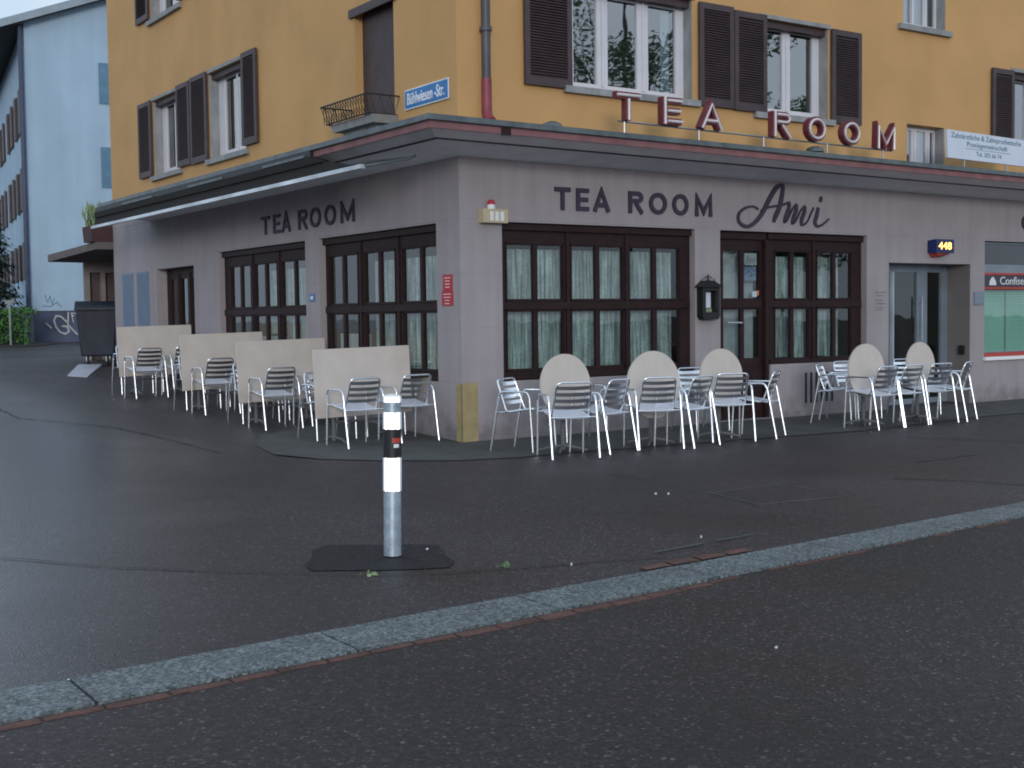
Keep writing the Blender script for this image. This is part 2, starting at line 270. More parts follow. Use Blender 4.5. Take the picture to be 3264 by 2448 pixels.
    def build(s, name, m, parent=None, smooth=False, weld=False):
        me = bpy.data.meshes.new(name); me.from_pydata(s.v, [], s.f)
        ms = m if isinstance(m, (list, tuple)) else [m]
        for x in ms: me.materials.append(M[x] if isinstance(x, str) else x)
        if len(ms) > 1:
            for p_, k in zip(me.polygons, s.mi): p_.material_index = k
        bm = bmesh.new(); bm.from_mesh(me)
        if weld: bmesh.ops.remove_doubles(bm, verts=bm.verts, dist=1e-5)
        bmesh.ops.recalc_face_normals(bm, faces=bm.faces); bm.to_mesh(me); bm.free()
        if smooth:
            for p_ in me.polygons: p_.use_smooth = True
            try: me.set_sharp_from_angle(angle=R_(40))
            except Exception: pass
        o = bpy.data.objects.new(name, me); COL.objects.link(o)
        if parent is not None:
            o.parent = parent
            if parent.parent is None and parent.type == 'EMPTY' or True:
                o.matrix_parent_inverse = Matrix.Identity(4)
        return o
def tag(o, label=None, cat=None, group=None, kind=None):
    if label: o['label'] = label
    if cat: o['category'] = cat
    if group: o['group'] = group
    if kind: o['kind'] = kind
    return o
def thing(name, label, cat, loc=(0, 0, 0), rz=0, group=None):
    o = bpy.data.objects.new(name, None); o.empty_display_size = .2; COL.objects.link(o); o.location = loc; o.rotation_euler = (0, 0, rz)
    return tag(o, label, cat, group)
def copy_tree(o, parent=None):
    c = o.copy(); COL.objects.link(c); c.parent = parent
    for ch in [x for x in bpy.data.objects if x.parent == o]: copy_tree(ch, c)
    return c
def one(side, u0, u1, n0, n1, z0, z1, name, m, parent=None):
    b = MB(); b.box(side, u0, u1, n0, n1, z0, z1); return b.build(name, m, parent)
def text_mesh(body, side, u0, u1, z0, z1, n0, n1, name, m, parent, flip=False, font_off=0.0, tilt=0):
    cu = bpy.data.curves.new('t', 'FONT'); cu.body = body; cu.size = 1; cu.offset = font_off; cu.resolution_u = 4; cu.extrude = .02
    ob = bpy.data.objects.new('t', cu); COL.objects.link(ob)
    dg = bpy.context.evaluated_depsgraph_get(); me = bpy.data.meshes.new_from_object(ob.evaluated_get(dg))
    bpy.data.objects.remove(ob); bpy.data.curves.remove(cu)
    xs = [v.co.x for v in me.vertices]; ys = [v.co.y for v in me.vertices]; x0, x1, y0, y1 = min(xs), max(xs), min(ys), max(ys)
    for v in me.vertices:
        f_ = (v.co.x-x0)/(x1-x0); f2 = 1-f_ if flip else f_
        u = u0+(u1-u0)*f2; z = z0+(z1-z0)*(v.co.y-y0)/(y1-y0)+tilt*f_; n = n1 if v.co.z > 0 else n0
        v.co = P(side, u, n, z)
    bm = bmesh.new(); bm.from_mesh(me); bmesh.ops.recalc_face_normals(bm, faces=bm.faces); bm.to_mesh(me); bm.free()
    me.materials.clear(); me.materials.append(M[m]); me.name = name
    o = bpy.data.objects.new(name, me); COL.objects.link(o)
    if parent is not None: o.parent = parent
    return o
def sm(t): t = min(1, max(0, t)); return t*t*(3-2*t)
def gz(x, y):
    yy = max(0, y); z = 0.041*min(yy, 14)+0.018*max(0, min(yy, 60)-14)
    return z+0.022*max(min(x, 0), -4)*sm(yy/3)
def yb(x): return -7.05+.066*x           # back edge of the kerb
def kw(x): return min(.44, max(.30, .37-.009*x))

# ------------------------------------------------------------------ ground
def grid_sheet(name, m, xs, ys, zf, kind='structure', keep=None):
    b = MB(); idx = {}
    for i, x in enumerate(xs):
        for j, y in enumerate(ys(x)): idx[i, j] = len(b.v); b.v.append((x, y, zf(x, y)))
    nj = len(ys(xs[0]))
    for i in range(len(xs)-1):
        for j in range(nj-1):
            b.f.append((idx[i, j], idx[i+1, j], idx[i+1, j+1], idx[i, j+1])); b.mi.append(0)
    return tag(b.build(name, m, smooth=True), kind=kind)
XS = [-300, -150, -80, -50, -30, -20]+[-16+.5*i for i in range(60)]+[16, 22, 30, 50, 90, 160, 300]
def ysn(x): return [yb(x)+t for t in (0, .5, 1, 2, 3, 4, 5)]+[y for y in [.0+.5*k for k in range(0, 62)]]+[34, 40, 50, 60, 80, 130, 300]
def ysfix(x):
    L0 = [yb(x)+(0-yb(x))*t for t in (0, .1, .25, .5, .75)]
    return L0+[.5*k for k in range(0, 62)]+[34, 40, 50, 60, 80, 130, 300]
XS2 = [x for x in XS if -90 <= x <= 100]
yb0 = yb
def yb(x): return -7.05+.066*max(-60, min(60, x))
grid_sheet('pavement', 'walk', XS, ysfix, gz)
b = MB(); xs = [-300, -60, -20, 0, 20, 60, 300]
for x0, x1 in zip(xs, xs[1:]):
    b.quad((x0, yb(x0)-.2, -.008), (x1, yb(x1)-.2, -.008), (x1, -300, -.008), (x0, -300, -.008))
tag(b.build('road', 'road'), kind='structure')
# side street surface: a thin lighter wearing course beyond the joint
side_edge = [(-2.35, 60), (-3.3, 30), (-3.6, 12), (-3.75, 5.84), (-3.2, 4.6), (-2.93, 3.9), (-2.785, 2.5), (-2.80, 1.4), (-2.82, .64), (-2.89, -.44), (-3.0, -1.6), (-3.5, -3.2), (-4.3, -4.45), (-5.2, -5.15), (-5.79, -4.75)][0:0] or [(-2.35, 60), (-3.3, 30), (-3.6, 12), (-3.75, 5.84), (-3.2, 4.6), (-2.93, 3.9), (-2.785, 2.5), (-2.80, 1.4), (-2.82, .64), (-2.9, -.44), (-3.15, -1.6), (-3.7, -2.7), (-4.6, -3.5), (-5.5, -4.0), (-6.3, -4.42)]
# tar joints
def ground_line(pts, wd, z, name, m, jitter=.01):
    b = MB(); q = []
    for (x0, y0), (x1, y1) in zip(pts, pts[1:]):
        n = max(1, int(math.hypot(x1-x0, y1-y0)/.12))
        for k in range(n): q.append((x0+(x1-x0)*k/n+random.uniform(-jitter, jitter), y0+(y1-y0)*k/n+random.uniform(-jitter, jitter)))
    q.append(pts[-1]); Ls = []
    for i, p in enumerate(q):
        a = Vector(q[max(0, i-1)]); c = Vector(q[min(len(q)-1, i+1)]); d = (c-a).normalized(); nn = Vector((-d.y, d.x))*wd/2*random.uniform(.5, 1.3)
        Ls.append((Vector(p)+nn, Vector(p)-nn))
    for (a, b_), (c, d) in zip(Ls, Ls[1:]):
        b.quad(*[(v.x, v.y, gz(v.x, v.y)+z) for v in (a, b_, d, c)])
    return b.build(name, m)
crackpts = [(-6.25, -4.40), (-6.08, -4.66), (-5.79, -5.14), (-5.4, -5.59), (-5.04, -5.97), (-4.665, -6.33), (-4.2, -6.62), (-3.84, -6.72), (-3.34, -6.87), (-2.9, -7.0)]
tag(ground_line(crackpts, .016, .010, 'pavement_joint', 'tar'), kind='structure')
tag(ground_line([p for p in side_edge if 13 > p[1] > .5], .022, .011, 'pavement_joint', 'tar', .02), kind='structure')
# lighter concrete apron along the building
ap = [(.0, 2.6), (-1.3, 2.2), (-2.1, 1.1), (-2.42, -.10), (-2.0, -.75), (-1.48, -1.27), (-1.0, -1.66), (-.46, -1.80), (.3, -1.70), (1.06, -1.82), (2.9, -1.97), (4.66, -2.15), (7.46, -1.80), (13.5, -1.70)]
ap = [(.0, 2.6), (-1.0, 2.5), (-1.75, 1.95), (-2.2, 1.1), (-2.35, .2), (-2.12, -.55), (-1.65, -1.15), (-1.05, -1.62), (-.4, -1.80), (.3, -1.74), (1.06, -1.86), (2.9, -1.97), (4.66, -2.12), (7.46, -1.82), (13.5, -1.70)]
b = MB(); inn = [(.0, 2.6), (.0, 2.2), (.0, 1.8), (.0, 1.0), (.0, .3), (0, .1), (.0, .0), (0, 0), (.15, 0), (.5, 0), (1.06, 0), (2.9, 0), (4.66, 0), (7.46, 0), (13.5, 0)]
for k in range(len(ap)-1):
    n = 6
    for j in range(n):
        def mixp(a, c, t): x, y = a[0]+(c[0]-a[0])*t, a[1]+(c[1]-a[1])*t; return (x, y, gz(x, y)+.008)
        b.quad(mixp(inn[k], ap[k], j/n), mixp(inn[k], ap[k], (j+1)/n), mixp(inn[k+1], ap[k+1], (j+1)/n), mixp(inn[k+1], ap[k+1], j/n))
tag(b.build('concrete_apron', 'conc'), kind='structure')
# dark repair patch round the bollard
b = MB(); pp = [(-4.84, -6.03), (-4.80, -5.86), (-4.64, -5.62), (-4.56, -5.45), (-4.40, -5.30), (-4.25, -5.38), (-4.1, -5.52), (-3.94, -5.60), (-3.80, -5.76), (-3.86, -5.93), (-3.95, -6.1), (-4.0, -6.3), (-4.13, -6.45), (-4.3, -6.38), (-4.5, -6.27), (-4.7, -6.12)]
b.poly([(x, y, .005) for x, y in pp]); tag(b.build('asphalt_patch', 'patch'), kind='structure')
# kerb of granite blocks with open joints
b = MB(); x = -19.85
while x < 26:
    x1 = x+1.2-.007
    b.hexa([(x, yb(x)-kw(x), -.08), (x1, yb(x1)-kw(x1), -.08), (x1, yb(x1), -.08), (x, yb(x), -.08), (x+.004, yb(x)-kw(x)+.01, .006), (x1-.004, yb(x1)-kw(x1)+.01, .006), (x1-.004, yb(x1)-.004, .006), (x+.004, yb(x)-.004, .006)])
    x += 1.2
tag(b.build('kerb', 'granite'), kind='structure')
b = MB(); xs = [-40, -20, 0, 20, 60]
for x0, x1 in zip(xs, xs[1:]): b.quad((x0, yb(x0)-kw(x0)+.01, -.004), (x1, yb(x1)-kw(x1)+.01, -.004), (x1, yb(x1)+.0, -.004), (x0, yb(x0)+.0, -.004))
tag(b.build('kerb_bed', 'tar'), kind='structure')
# red setts in front of the kerb, half swallowed by asphalt
b = MB(); x = -9.5
while x < 4:
    ln = random.uniform(.22, .27); yf = yb(x)-kw(x); wd = random.uniform(.05, .10)*(1 if x < -3.2 else .55)
    if x < -3.0 or random.random() < .6:
        b.hexa([(x, yf-wd, -.05), (x+ln-.015, yf-wd-random.uniform(-.015, .015)+.016, -.05), (x+ln-.015, yf+.0, -.05), (x, yf-.016, -.05), (x, yf-wd, -.004), (x+ln-.015, yf-wd+.016, -.004), (x+ln-.015, yf, -.002), (x, yf-.016, -.002)])
    x += ln
tag(b.build('gutter_setts', 'brick'), kind='structure')
b = MB()
for x in [-3.28, -3.04, -2.80, -2.56]:
    b.poly([(x, yb(x)+.004, .012), (x+.225, yb(x+.225)+.004, .012), (x+.225, yb(x+.225)+.12-random.random()*.05, .012), (x+.03, yb(x)+.15-random.random()*.06, .012)])
tag(b.build('pavement_setts', 'brick'), kind='structure')
# inspection cover outlines, chalk marks
def frame_on_ground(pts, wd, name, m, label, cat):
    b = MB()
    for a, c in zip(pts, pts[1:]+pts[:1]):
        d = (Vector(c)-Vector(a)).normalized(); nn = Vector((-d.y, d.x))*wd/2
        b.hexa([(a[0]+nn.x, a[1]+nn.y, .001), (a[0]-nn.x, a[1]-nn.y, .001), (c[0]-nn.x, c[1]-nn.y, .001), (c[0]+nn.x, c[1]+nn.y, .001), (a[0]+nn.x, a[1]+nn.y, .008), (a[0]-nn.x, a[1]-nn.y, .008), (c[0]-nn.x, c[1]-nn.y, .008), (c[0]+nn.x, c[1]+nn.y, .008)])
    return b
t = thing('inspection_cover', 'asphalt filled rectangular cover in the pavement in front of the round tables', 'manhole cover')
frame_on_ground([(-.72, -5.08), (.17, -5.06), (.0, -5.92), (-.88, -5.80)], .014, 'rim', 'conc', '', '').build('rim', 'conc', t)
b = MB(); b.poly([(-.70, -5.10, .004), (.15, -5.08, .004), (-.02, -5.90, .004), (-.86, -5.78, .004)]); b.build('lid', 'walk', t)
tag(ground_line([(-2.877, -6.87), (-2.4, -6.8)], .02, .012, 'chalk_mark', 'chalk'), 'left one of two thin green painted lines behind the kerb', 'paint mark', 'painted lines behind the kerb')
tag(ground_line([(-2.27, -6.80), (-1.9, -6.766)], .018, .012, 'chalk_mark', 'chalk'), 'right and fainter of two thin green painted lines behind the kerb', 'paint mark', 'painted lines behind the kerb')
tag(ground_line([(-.55, -3.5), (-.58, -4.15)], .02, .010, 'pavement_joint', 'tar'), kind='structure')
tag(ground_line([(2.4, -4.74), (3.44, -4.69)], .03, .010, 'pavement_joint', 'conc'), kind='structure')
tag(ground_line([(1.2, -5.4), (1.54, -5.92), (1.68, -6.42)], .03, .010, 'pavement_joint', 'tar'), kind='structure')
tag(ground_line([(4.4, -3.0), (4.9, -4.3), (5.2, -5.6)], .03, .010, 'pavement_joint', 'tar'), kind='structure')
# scattered crumbs
b = MB()
for (x, y) in [(-1.11, -4.83), (-1.03, -4.9), (-2.24, -6.61), (-3.5, -6.83), (-3.94, -5.86), (-3.9, -8.9)]:
    s = random.uniform(.006, .010); z = .010 if y > -7 else -.004
    b.hexa([(x-s, y-s*.6, z-.01), (x+s, y-s*.5, z-.01), (x+s*.8, y+s*.6, z-.01), (x-s*.7, y+s*.5, z-.01), (x-s*.8, y-s*.4, z+.004), (x+s*.6, y-s*.4, z+.006), (x+s*.6, y+s*.3, z+.005), (x-s*.5, y+s*.4, z+.004)])
tag(b.build('litter', 'litter'), 'tiny pale crumbs of litter scattered over the dark asphalt', 'litter', kind='stuff')
# weeds in the joint
def blades(cx, cy, cz, n, r, h, m, name, parent=None, sx=1, sy=1):
    b = MB()
    for i in range(n):
        a = random.uniform(0, 6.28); d = random.uniform(0, r); x, y = cx+math.cos(a)*d*sx, cy+math.sin(a)*d*sy
        q = random.uniform(0, 6.28); L_ = random.uniform(.5, 1)*h; lean = random.uniform(0, .6)*L_; wd = .012+.01*h
        dx, dy = math.cos(q), math.sin(q)
        b.quad((x-dy*wd, y+dx*wd, cz), (x+dy*wd, y-dx*wd, cz), (x+dx*lean+dy*wd*.6, y+dy*lean-dx*wd*.6, cz+L_*.7), (x+dx*lean-dy*wd*.2, y+dy*lean+dx*wd*.2, cz+L_))
    return b.build(name, m, parent)
tag(blades(-3.86, -6.64, .005, 14, .05, .03, 'leaf', 'weed_tuft'), 'small green weed tuft in the joint right of the bollard', 'weed')
tag(blades(-4.62, -6.36, .005, 12, .05, .025, 'grassy', 'weed_tuft'), 'tiny dry weed tuft at the front edge of the dark patch', 'weed')

# ------------------------------------------------------------------ corner building
bld = thing('corner_building', 'yellow corner building with grey stone ground floor tea room under a flat canopy', 'building')
HZ = 3.43
Rwin1 = (.61, 3.77, .72, 2.67); Rwin2 = (4.24, 7.27, .78, 2.67); Rdoor2 = (4.24, 5.22, .02, .78); Rrec = (7.78, 9.79, 0, 2.27); Rshop = (10.17, 13.4, .68, 2.66)
Lwin1 = (.54, 3.83, .72, 2.67); Lwin2 = (4.30, 7.72, .72, 2.67); Ldoor = (8.92, 10.91, .2, 2.5)
b = MB()
b.holed('R', 0, 14.6, -.2, HZ, 0, .14, [Rwin1, Rwin2, Rdoor2, Rshop], edges=False)
b.holed('L', 0, 13.55, -.2, HZ, 0, .14, [Lwin1, Lwin2], edges=False)
b.v = []; b.f = []; b.mi = []
def wall_cells(b, side, u0, u1, z0, z1, holes):
    us = sorted({u0, u1, *[h[0] for h in holes], *[h[1] for h in holes]}); zs = sorted({z0, z1, *[h[2] for h in holes], *[h[3] for h in holes]})
    for a, c in zip(us, us[1:]):
        for d, e in zip(zs, zs[1:]):
            if d < z0 or e > z1: continue
            if any(h[0] < (a+c)/2 < h[1] and h[2] < (d+e)/2 < h[3] for h in holes): continue
            b.quad(P(side, a, 0, d), P(side, c, 0, d), P(side, c, 0, e), P(side, a, 0, e))
def reveals(b, side, h, dep):
    a, c, d, e = h[:4]
    b.quad(P(side, a, 0, d), P(side, a, -dep, d), P(side, a, -dep, e), P(side, a, 0, e)); b.quad(P(side, c, 0, d), P(side, c, -dep, d), P(side, c, -dep, e), P(side, c, 0, e))
    b.quad(P(side, a, 0, d), P(side, c, 0, d), P(side, c, -dep, d), P(side, a, -dep, d)); b.quad(P(side, a, 0, e), P(side, c, 0, e), P(side, c, -dep, e), P(side, a, -dep, e))
RH = [(Rwin1, .14), (Rshop, .14), (Rrec, .44)]; LH = [(Lwin1, .14), (Lwin2, .14), (Ldoor, .22)]
wall_cells(b, 'R', 0, 14.6, -.2, HZ, [Rwin1, Rwin2, Rdoor2, Rrec, Rshop]); wall_cells(b, 'L', 0, 13.55, -.2, HZ, [Lwin1, Lwin2, Ldoor])
for h, d in RH+LH: reveals(b, 'R' if (h, d) in RH else 'L', h, d)
# L-shaped opening of the tea room door and its window
a, c, d, e = Rwin2
b.quad(P('R', a, 0, .02), P('R', a, -.14, .02), P('R', a, -.14, e), P('R', a, 0, e)); b.quad(P('R', c, 0, d), P('R', c, -.14, d), P('R', c, -.14, e), P('R', c, 0, e))
b.quad(P('R', a, 0, e), P('R', c, 0, e), P('R', c, -.14, e), P('R', a, -.14, e)); b.quad(P('R', 5.22, 0, d), P('R', c, 0, d), P('R', c, -.14, d), P('R', 5.22, -.14, d))
b.quad(P('R', 5.22, 0, .02), P('R', 5.22, -.14, .02), P('R', 5.22, -.14, d), P('R', 5.22, 0, d)); b.quad(P('R', a, 0, .02), P('R', 5.22, 0, .02), P('R', 5.22, -.14, .02), P('R', a, -.14, .02))
b.quad((0, 13.55, -.2), (6, 13.55, -.2), (6, 13.55, HZ), (0, 13.55, HZ)); b.quad((14.6, 0, -.2), (14.6, 6, -.2), (14.6, 6, HZ), (14.6, 0, HZ))
b.build('ground_floor_wall', 'clad', bld, weld=True)
b = MB(); b.box('L', 11.15, 13.55, .001, .005, HZ+.001, 3.8); b.build('wall_band', 'clad', bld)
# upper storeys
UR = [(1.70, 3.74, 4.40, 5.74), (5.02, 6.41, 4.34, 5.66), (8.10, 9.12, 5.93, 7.2), (8.19, 9.10, 3.80, 4.42), (10.86, 12.3, 4.25, 5.48)]
UL = [(9.47, 10.84, 4.25, 5.66), (6.43, 7.97, 4.25, 5.70), (1.52, 2.60, 4.10, 5.66), (9.3, 10.84, 7.15, 8.5)]
b = MB(); TOPZ = 9.6
wall_cells(b, 'R', 0, 14.6, HZ, TOPZ, UR); wall_cells(b, 'L', 0, 13.55, HZ, TOPZ, UL)
for h in UR: reveals(b, 'R', h, .22)
for h in UL: reveals(b, 'L', h, .20)
b.quad((0, 13.55, HZ), (6, 13.55, HZ), (6, 13.55, TOPZ), (0, 13.55, TOPZ)); b.quad((14.6, 0, HZ), (14.6, 6, HZ), (14.6, 6, TOPZ), (14.6, 0, TOPZ))
b.build('upper_wall', 'yellow', bld, weld=True)
b = MB(); b.hexa([(-.5, -.5, TOPZ), (15, -.5, TOPZ), (15, 14, TOPZ), (-.5, 14, TOPZ), (-.5, -.5, TOPZ+.2), (15, -.5, TOPZ+.2), (15, 14, TOPZ+.2), (-.5, 14, TOPZ+.2)]); b.build('roof', 'tile', bld)
# dark rooms behind the openings
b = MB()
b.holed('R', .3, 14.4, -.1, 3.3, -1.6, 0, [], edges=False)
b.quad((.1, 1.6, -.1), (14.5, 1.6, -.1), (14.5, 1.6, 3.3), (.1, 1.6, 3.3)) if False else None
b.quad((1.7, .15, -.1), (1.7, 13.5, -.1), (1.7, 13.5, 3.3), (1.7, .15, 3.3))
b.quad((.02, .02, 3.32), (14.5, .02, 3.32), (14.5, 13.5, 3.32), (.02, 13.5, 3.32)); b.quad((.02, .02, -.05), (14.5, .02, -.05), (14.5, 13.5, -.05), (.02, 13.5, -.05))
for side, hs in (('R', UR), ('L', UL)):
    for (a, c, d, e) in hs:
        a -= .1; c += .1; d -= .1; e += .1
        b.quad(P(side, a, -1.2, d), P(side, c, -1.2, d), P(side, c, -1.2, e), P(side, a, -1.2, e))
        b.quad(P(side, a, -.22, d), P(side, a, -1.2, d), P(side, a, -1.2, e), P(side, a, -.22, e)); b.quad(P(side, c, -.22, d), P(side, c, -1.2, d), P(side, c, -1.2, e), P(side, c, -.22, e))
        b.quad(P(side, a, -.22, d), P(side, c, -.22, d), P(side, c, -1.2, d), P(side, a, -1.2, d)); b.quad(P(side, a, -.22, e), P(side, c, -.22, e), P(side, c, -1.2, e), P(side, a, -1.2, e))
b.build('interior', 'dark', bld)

# canopy swept round the corner
def zdrop(d): return -.0075*max(0, d)
prof_all = {'gutter': [(.80, 3.715), (.99, 3.722), (.995, 3.66), (.955, 3.645), (.80, 3.70)], 'red_fascia': [(.945, 3.648), (.955, 3.648), (.955, 3.575), (.93, 3.575), (.93, 3.60)],
            'grey_fascia': [(.93, 3.62), (.935, 3.572), (.78, 3.503), (.75, 3.503), (.75, 3.60)], 'groove': [(.76, 3.52), (.765, 3.498), (.725, 3.490), (.70, 3.52)], 'soffit': [(.725, 3.52), (.728, 3.494), (.0, 3.43), (.0, 3.50)],
            'canopy_roof': [(.0, 3.86), (.82, 3.716), (.82, 3.66), (.0, 3.66)]}
LEND, REND = 11.2, 14.4
def sweep(prof, name, m, parent):
    b = MB(); st = []
    for key in ('l', 'c', 'r'):
        row = []
        for (o_, z) in prof:
            if key == 'l': row.append((-o_, LEND, z))
            elif key == 'c': row.append((-o_, -o_, z))
            else: row.append((REND, -o_, z+zdrop(REND)))
        st.append(row)
    n = len(prof)
    for A, B in zip(st, st[1:]):
        for k in range(n): b.quad(A[k], A[(k+1) % n], B[(k+1) % n], B[k])
    b.poly(st[0]); b.poly(st[-1]); return b.build(name, m, parent, weld=True)
can = sweep(prof_all['canopy_roof'], 'canopy', 'roofing', bld)
for k, m in (('gutter', 'gutter'), ('red_fascia', 'fascia'), ('grey_fascia', 'fascia2'), ('groove', 'black'), ('soffit', 'soffit')):
    sweep(prof_all[k], k if k != 'groove' else 'shadow_joint', m, can)
b = MB(); b.box('R', -.02, .10, .94, .975, 3.56, 3.655); b.build('fascia_bracket', 'brown', can)
# small caps on gutter
for X in (.8, 5.25):
    b = MB(); b.lathe([(.13, 3.71), (.11, 3.76), (.05, 3.785), (.01, 3.79)], X, -.80, 12); b.build('roof_vent', 'gutter', can, smooth=True)

# ---- tea room windows
def curtain(side, u0, u1, z0, z1, n, m, parent, amp=.025, wl=.11, name='curtain'):
    b = MB(); N_ = int((u1-u0)/.012)+2; prev = None; ph = random.random()*6
    for i in range(N_):
        u = u0+(u1-u0)*i/(N_-1); d = n+amp*math.sin(u/wl*6.28+ph+1.2*math.sin(u*5))+amp*.5*math.sin(u/wl*2.3*6.28+ph)
        q = (P(side, u, d, z0+.01*math.sin(u*9)), P(side, u, d*.995, z1))
        if prev: b.quad(prev[0], q[0], q[1], prev[1])
        prev = q
    return b.build(name, m, parent, smooth=True, weld=True)
def shop_window(side, u0, u1, z0, z1, leaves, zt=(1.73, 2.40), zb=(.86, 1.57), curtain_to=None, door=None):
    """dark wooden frame; leaves = [(a,b)] each split by a glazing bar"""
    holes = []
    for (a, c) in leaves:
        m = (a+c)/2
        for (x0, x1) in ((a, m-.035), (m+.035, c)): holes += [(x0, x1, zt[0], zt[1]), (x0, x1, zb[0], zb[1])]
    b = MB(); b.holed(side, u0+.005, u1-.005, z0+.005, z1-.005, -.10, .05, holes)
    # relief: head rail, transom, posts, sill
    b.box(side, u0+.01, u1-.01, -.10, -.05, z1-.09, z1-.012); b.box(side, u0+.03, u1-.03, -.10, -.07, 1.60, 1.69); b.box(side, u0+.01, u1-.01, -.10, -.02, z0+.012, z0+.06)
    for (l0, l1) in zip(leaves, leaves[1:]): c = (l0[1]+l1[0])/2; b.box(side, c-.028, c+.028, -.10, -.08, z0+.06, z1-.09)
    for (a, c) in leaves:
        for zz in (zt, zb):
            for q in ((a-.028, a-.01, zz[0]-.03, zz[1]+.03), (c+.01, c+.028, zz[0]-.03, zz[1]+.03), (a-.028, c+.028, zz[1]+.012, zz[1]+.03), (a-.028, c+.028, zz[0]-.03, zz[0]-.012)):
                b.box(side, q[0], q[1], -.10, -.089, q[2], q[3])
    fr = b.build('window', 'brown', bld)
    b = MB(); b.quad(P(side, u0+.02, -.125, z0+.02), P(side, u1-.02, -.125, z0+.02), P(side, u1-.02, -.125, z1-.02), P(side, u0+.02, -.125, z1-.02)); b.build('pane', 'glass', fr)
    return fr
w1 = shop_window('R', *Rwin1, [(.75, 1.60), (1.75, 2.58), (2.71, 3.56)])
curtain('R', .65, 3.56, .80, 2.36, -.28, 'lace', w1)
# tea room entrance: door leaf and window in one frame
w2 = shop_window('R', 5.22, 7.265, .78, 2.665, [(5.42, 6.10), (6.30, 7.02)])
curtain('R', 5.3, 6.92, .86, 2.34, -.28, 'lace', w2)
b = MB(); hl = []
for (x0, x1) in ((4.39, 4.72), (4.79, 5.10)): hl += [(x0, x1, 1.73, 2.40), (x0, x1, .88, 1.57)]
b.holed('R', 4.245, 5.215, .025, 2.665, -.10, .05, hl); b.box('R', 4.26, 5.2, -.10, -.06, 2.56, 2.65); b.box('R', 4.33, 5.13, -.10, -.075, 1.60, 1.70)
b.box('R', 4.36, 5.12, -.10, -.08, .12, .74); b.box('R', 4.44, 5.04, -.08, -.07, .2, .66); b.box('R', 5.15, 5.215, -.10, -.03, .03, 2.56)
dr = b.build('door', 'brown', bld)
b = MB(); b.quad(P('R', 4.3, -.125, .8), P('R', 5.15, -.125, .8), P('R', 5.15, -.125, 2.5), P('R', 4.3, -.125, 2.5)); b.build('pane', 'glass', dr)
curtain('R', 4.30, 5.16, .84, 2.43, -.30, 'net', dr, amp=.008, wl=.5)
b = MB(); b.tube([P('R', 4.42, -.04, 1.39), P('R', 4.70, -.04, 1.385)], .012, 8); b.tube([P('R', 4.42, -.1, 1.39), P('R', 4.42, -.04, 1.39)], .008, 6); b.tube([P('R', 4.70, -.1, 1.385), P('R', 4.70, -.04, 1.385)], .008, 6); b.build('handle', 'plate', dr, smooth=True)
b = MB(); b.cur = 0; b.box('R', 4.97, 5.06, -.125, -.115, 1.75, 1.83); b.build('sticker', 'paper', dr); b = MB(); b.box('R', 5.065, 5.10, -.125, -.114, 1.77, 1.84); b.build('sticker', 'orange', dr)
b = MB(); b.box('R', 4.83, 5.07, -.135, -.127, 2.2, 2.37); b.build('door_notice', 'net', dr); b = MB(); b.box('R', 4.83, 5.06, -.135, -.127, 1.98, 2.18); b.build('door_notice', 'vent' if False else 'panelblue', dr)
text_mesh('Ami', 'R', 4.86, 5.04, 2.23, 2.34, -.122, -.120, 'lettering', 'plug', dr)
w3 = shop_window('L', *Lwin1, [(.62, 1.56), (1.78, 2.62), (2.84, 3.70)])
curtain('L', .56, 2.7, .80, 2.30, -.3, 'lace', w3); curtain('L', 2.85, 3.75, .8, 1.3, -.3, 'net', w3)
w4 = shop_window('L', *Lwin2, [(4.42, 5.36), (5.56, 6.42), (6.60, 7.42)])
curtain('L', 4.35, 5.6, .80, 2.30, -.3, 'lace', w4); curtain('L', 5.6, 7.2, .8, 1.25, -.3, 'net', w4); curtain('L', 5.9, 6.2, 1.3, 2.3, -.3, 'lace', w4)
# small side door on the left wall
b = MB(); b.holed('L', 8.925, 10.905, .205, 2.495, -.2, .05, [(9.1, 9.62, .9, 2.3), (9.72, 10.2, .9, 2.3), (10.3, 10.7, .9, 2.3)]); b.box('L', 9.62, 9.72, -.2, -.17, .3, 2.4); b.box('L', 10.2, 10.3, -.2, -.17, .3, 2.4)
d2 = b.build('door', 'brown', bld); b = MB(); b.quad(P('L', 9, -.23, .8), P('L', 10.8, -.23, .8), P('L', 10.8, -.23, 2.4), P('L', 9, -.23, 2.4)); b.build('pane', 'glass', d2)
# blue-grey vent panels
for (a, c) in ((12.32, 12.97), (11.36, 12.05)):
    b = MB(); b.box('L', a, c, .002, .02, .85, 2.485)
    z = .9
    while z < 2.44: b.box('L', a+.03, c-.03, .02, .03, z, z+.022); z += .045
    b.build('vent_panel', 'panelblue', bld)
# house entrance 448
b = MB(); b.holed('R', 7.785, 9.785, .0, 2.265, -.43, .05, [(7.98, 8.33, .1, 2.15), (8.42, 9.0, .1, 2.15), (9.26, 9.62, .1, 2.15)])
ent = b.build('door', 'entr', bld); ent['label'] = 'glazed metal house door set back in the entrance recess'
b = MB(); b.quad(P('R', 7.8, -.46, .05), P('R', 9.75, -.46, .05), P('R', 9.75, -.46, 2.2), P('R', 7.8, -.46, 2.2)); b.build('pane', 'glass', ent)
b = MB(); b.box('R', 8.36, 8.40, -.43, -.40, .1, 2.15); b.build('door_edge', 'plate', ent)
b = MB(); b.tube([P('R', 9.04, -.36, 1.05), P('R', 9.04, -.36, 1.75)], .014, 8); b.tube([P('R', 9.04, -.43, 1.15), P('R', 9.04, -.36, 1.15)], .01, 6); b.tube([P('R', 9.04, -.43, 1.65), P('R', 9.04, -.36, 1.65)], .01, 6); b.build('handle', 'plate', ent, smooth=True)
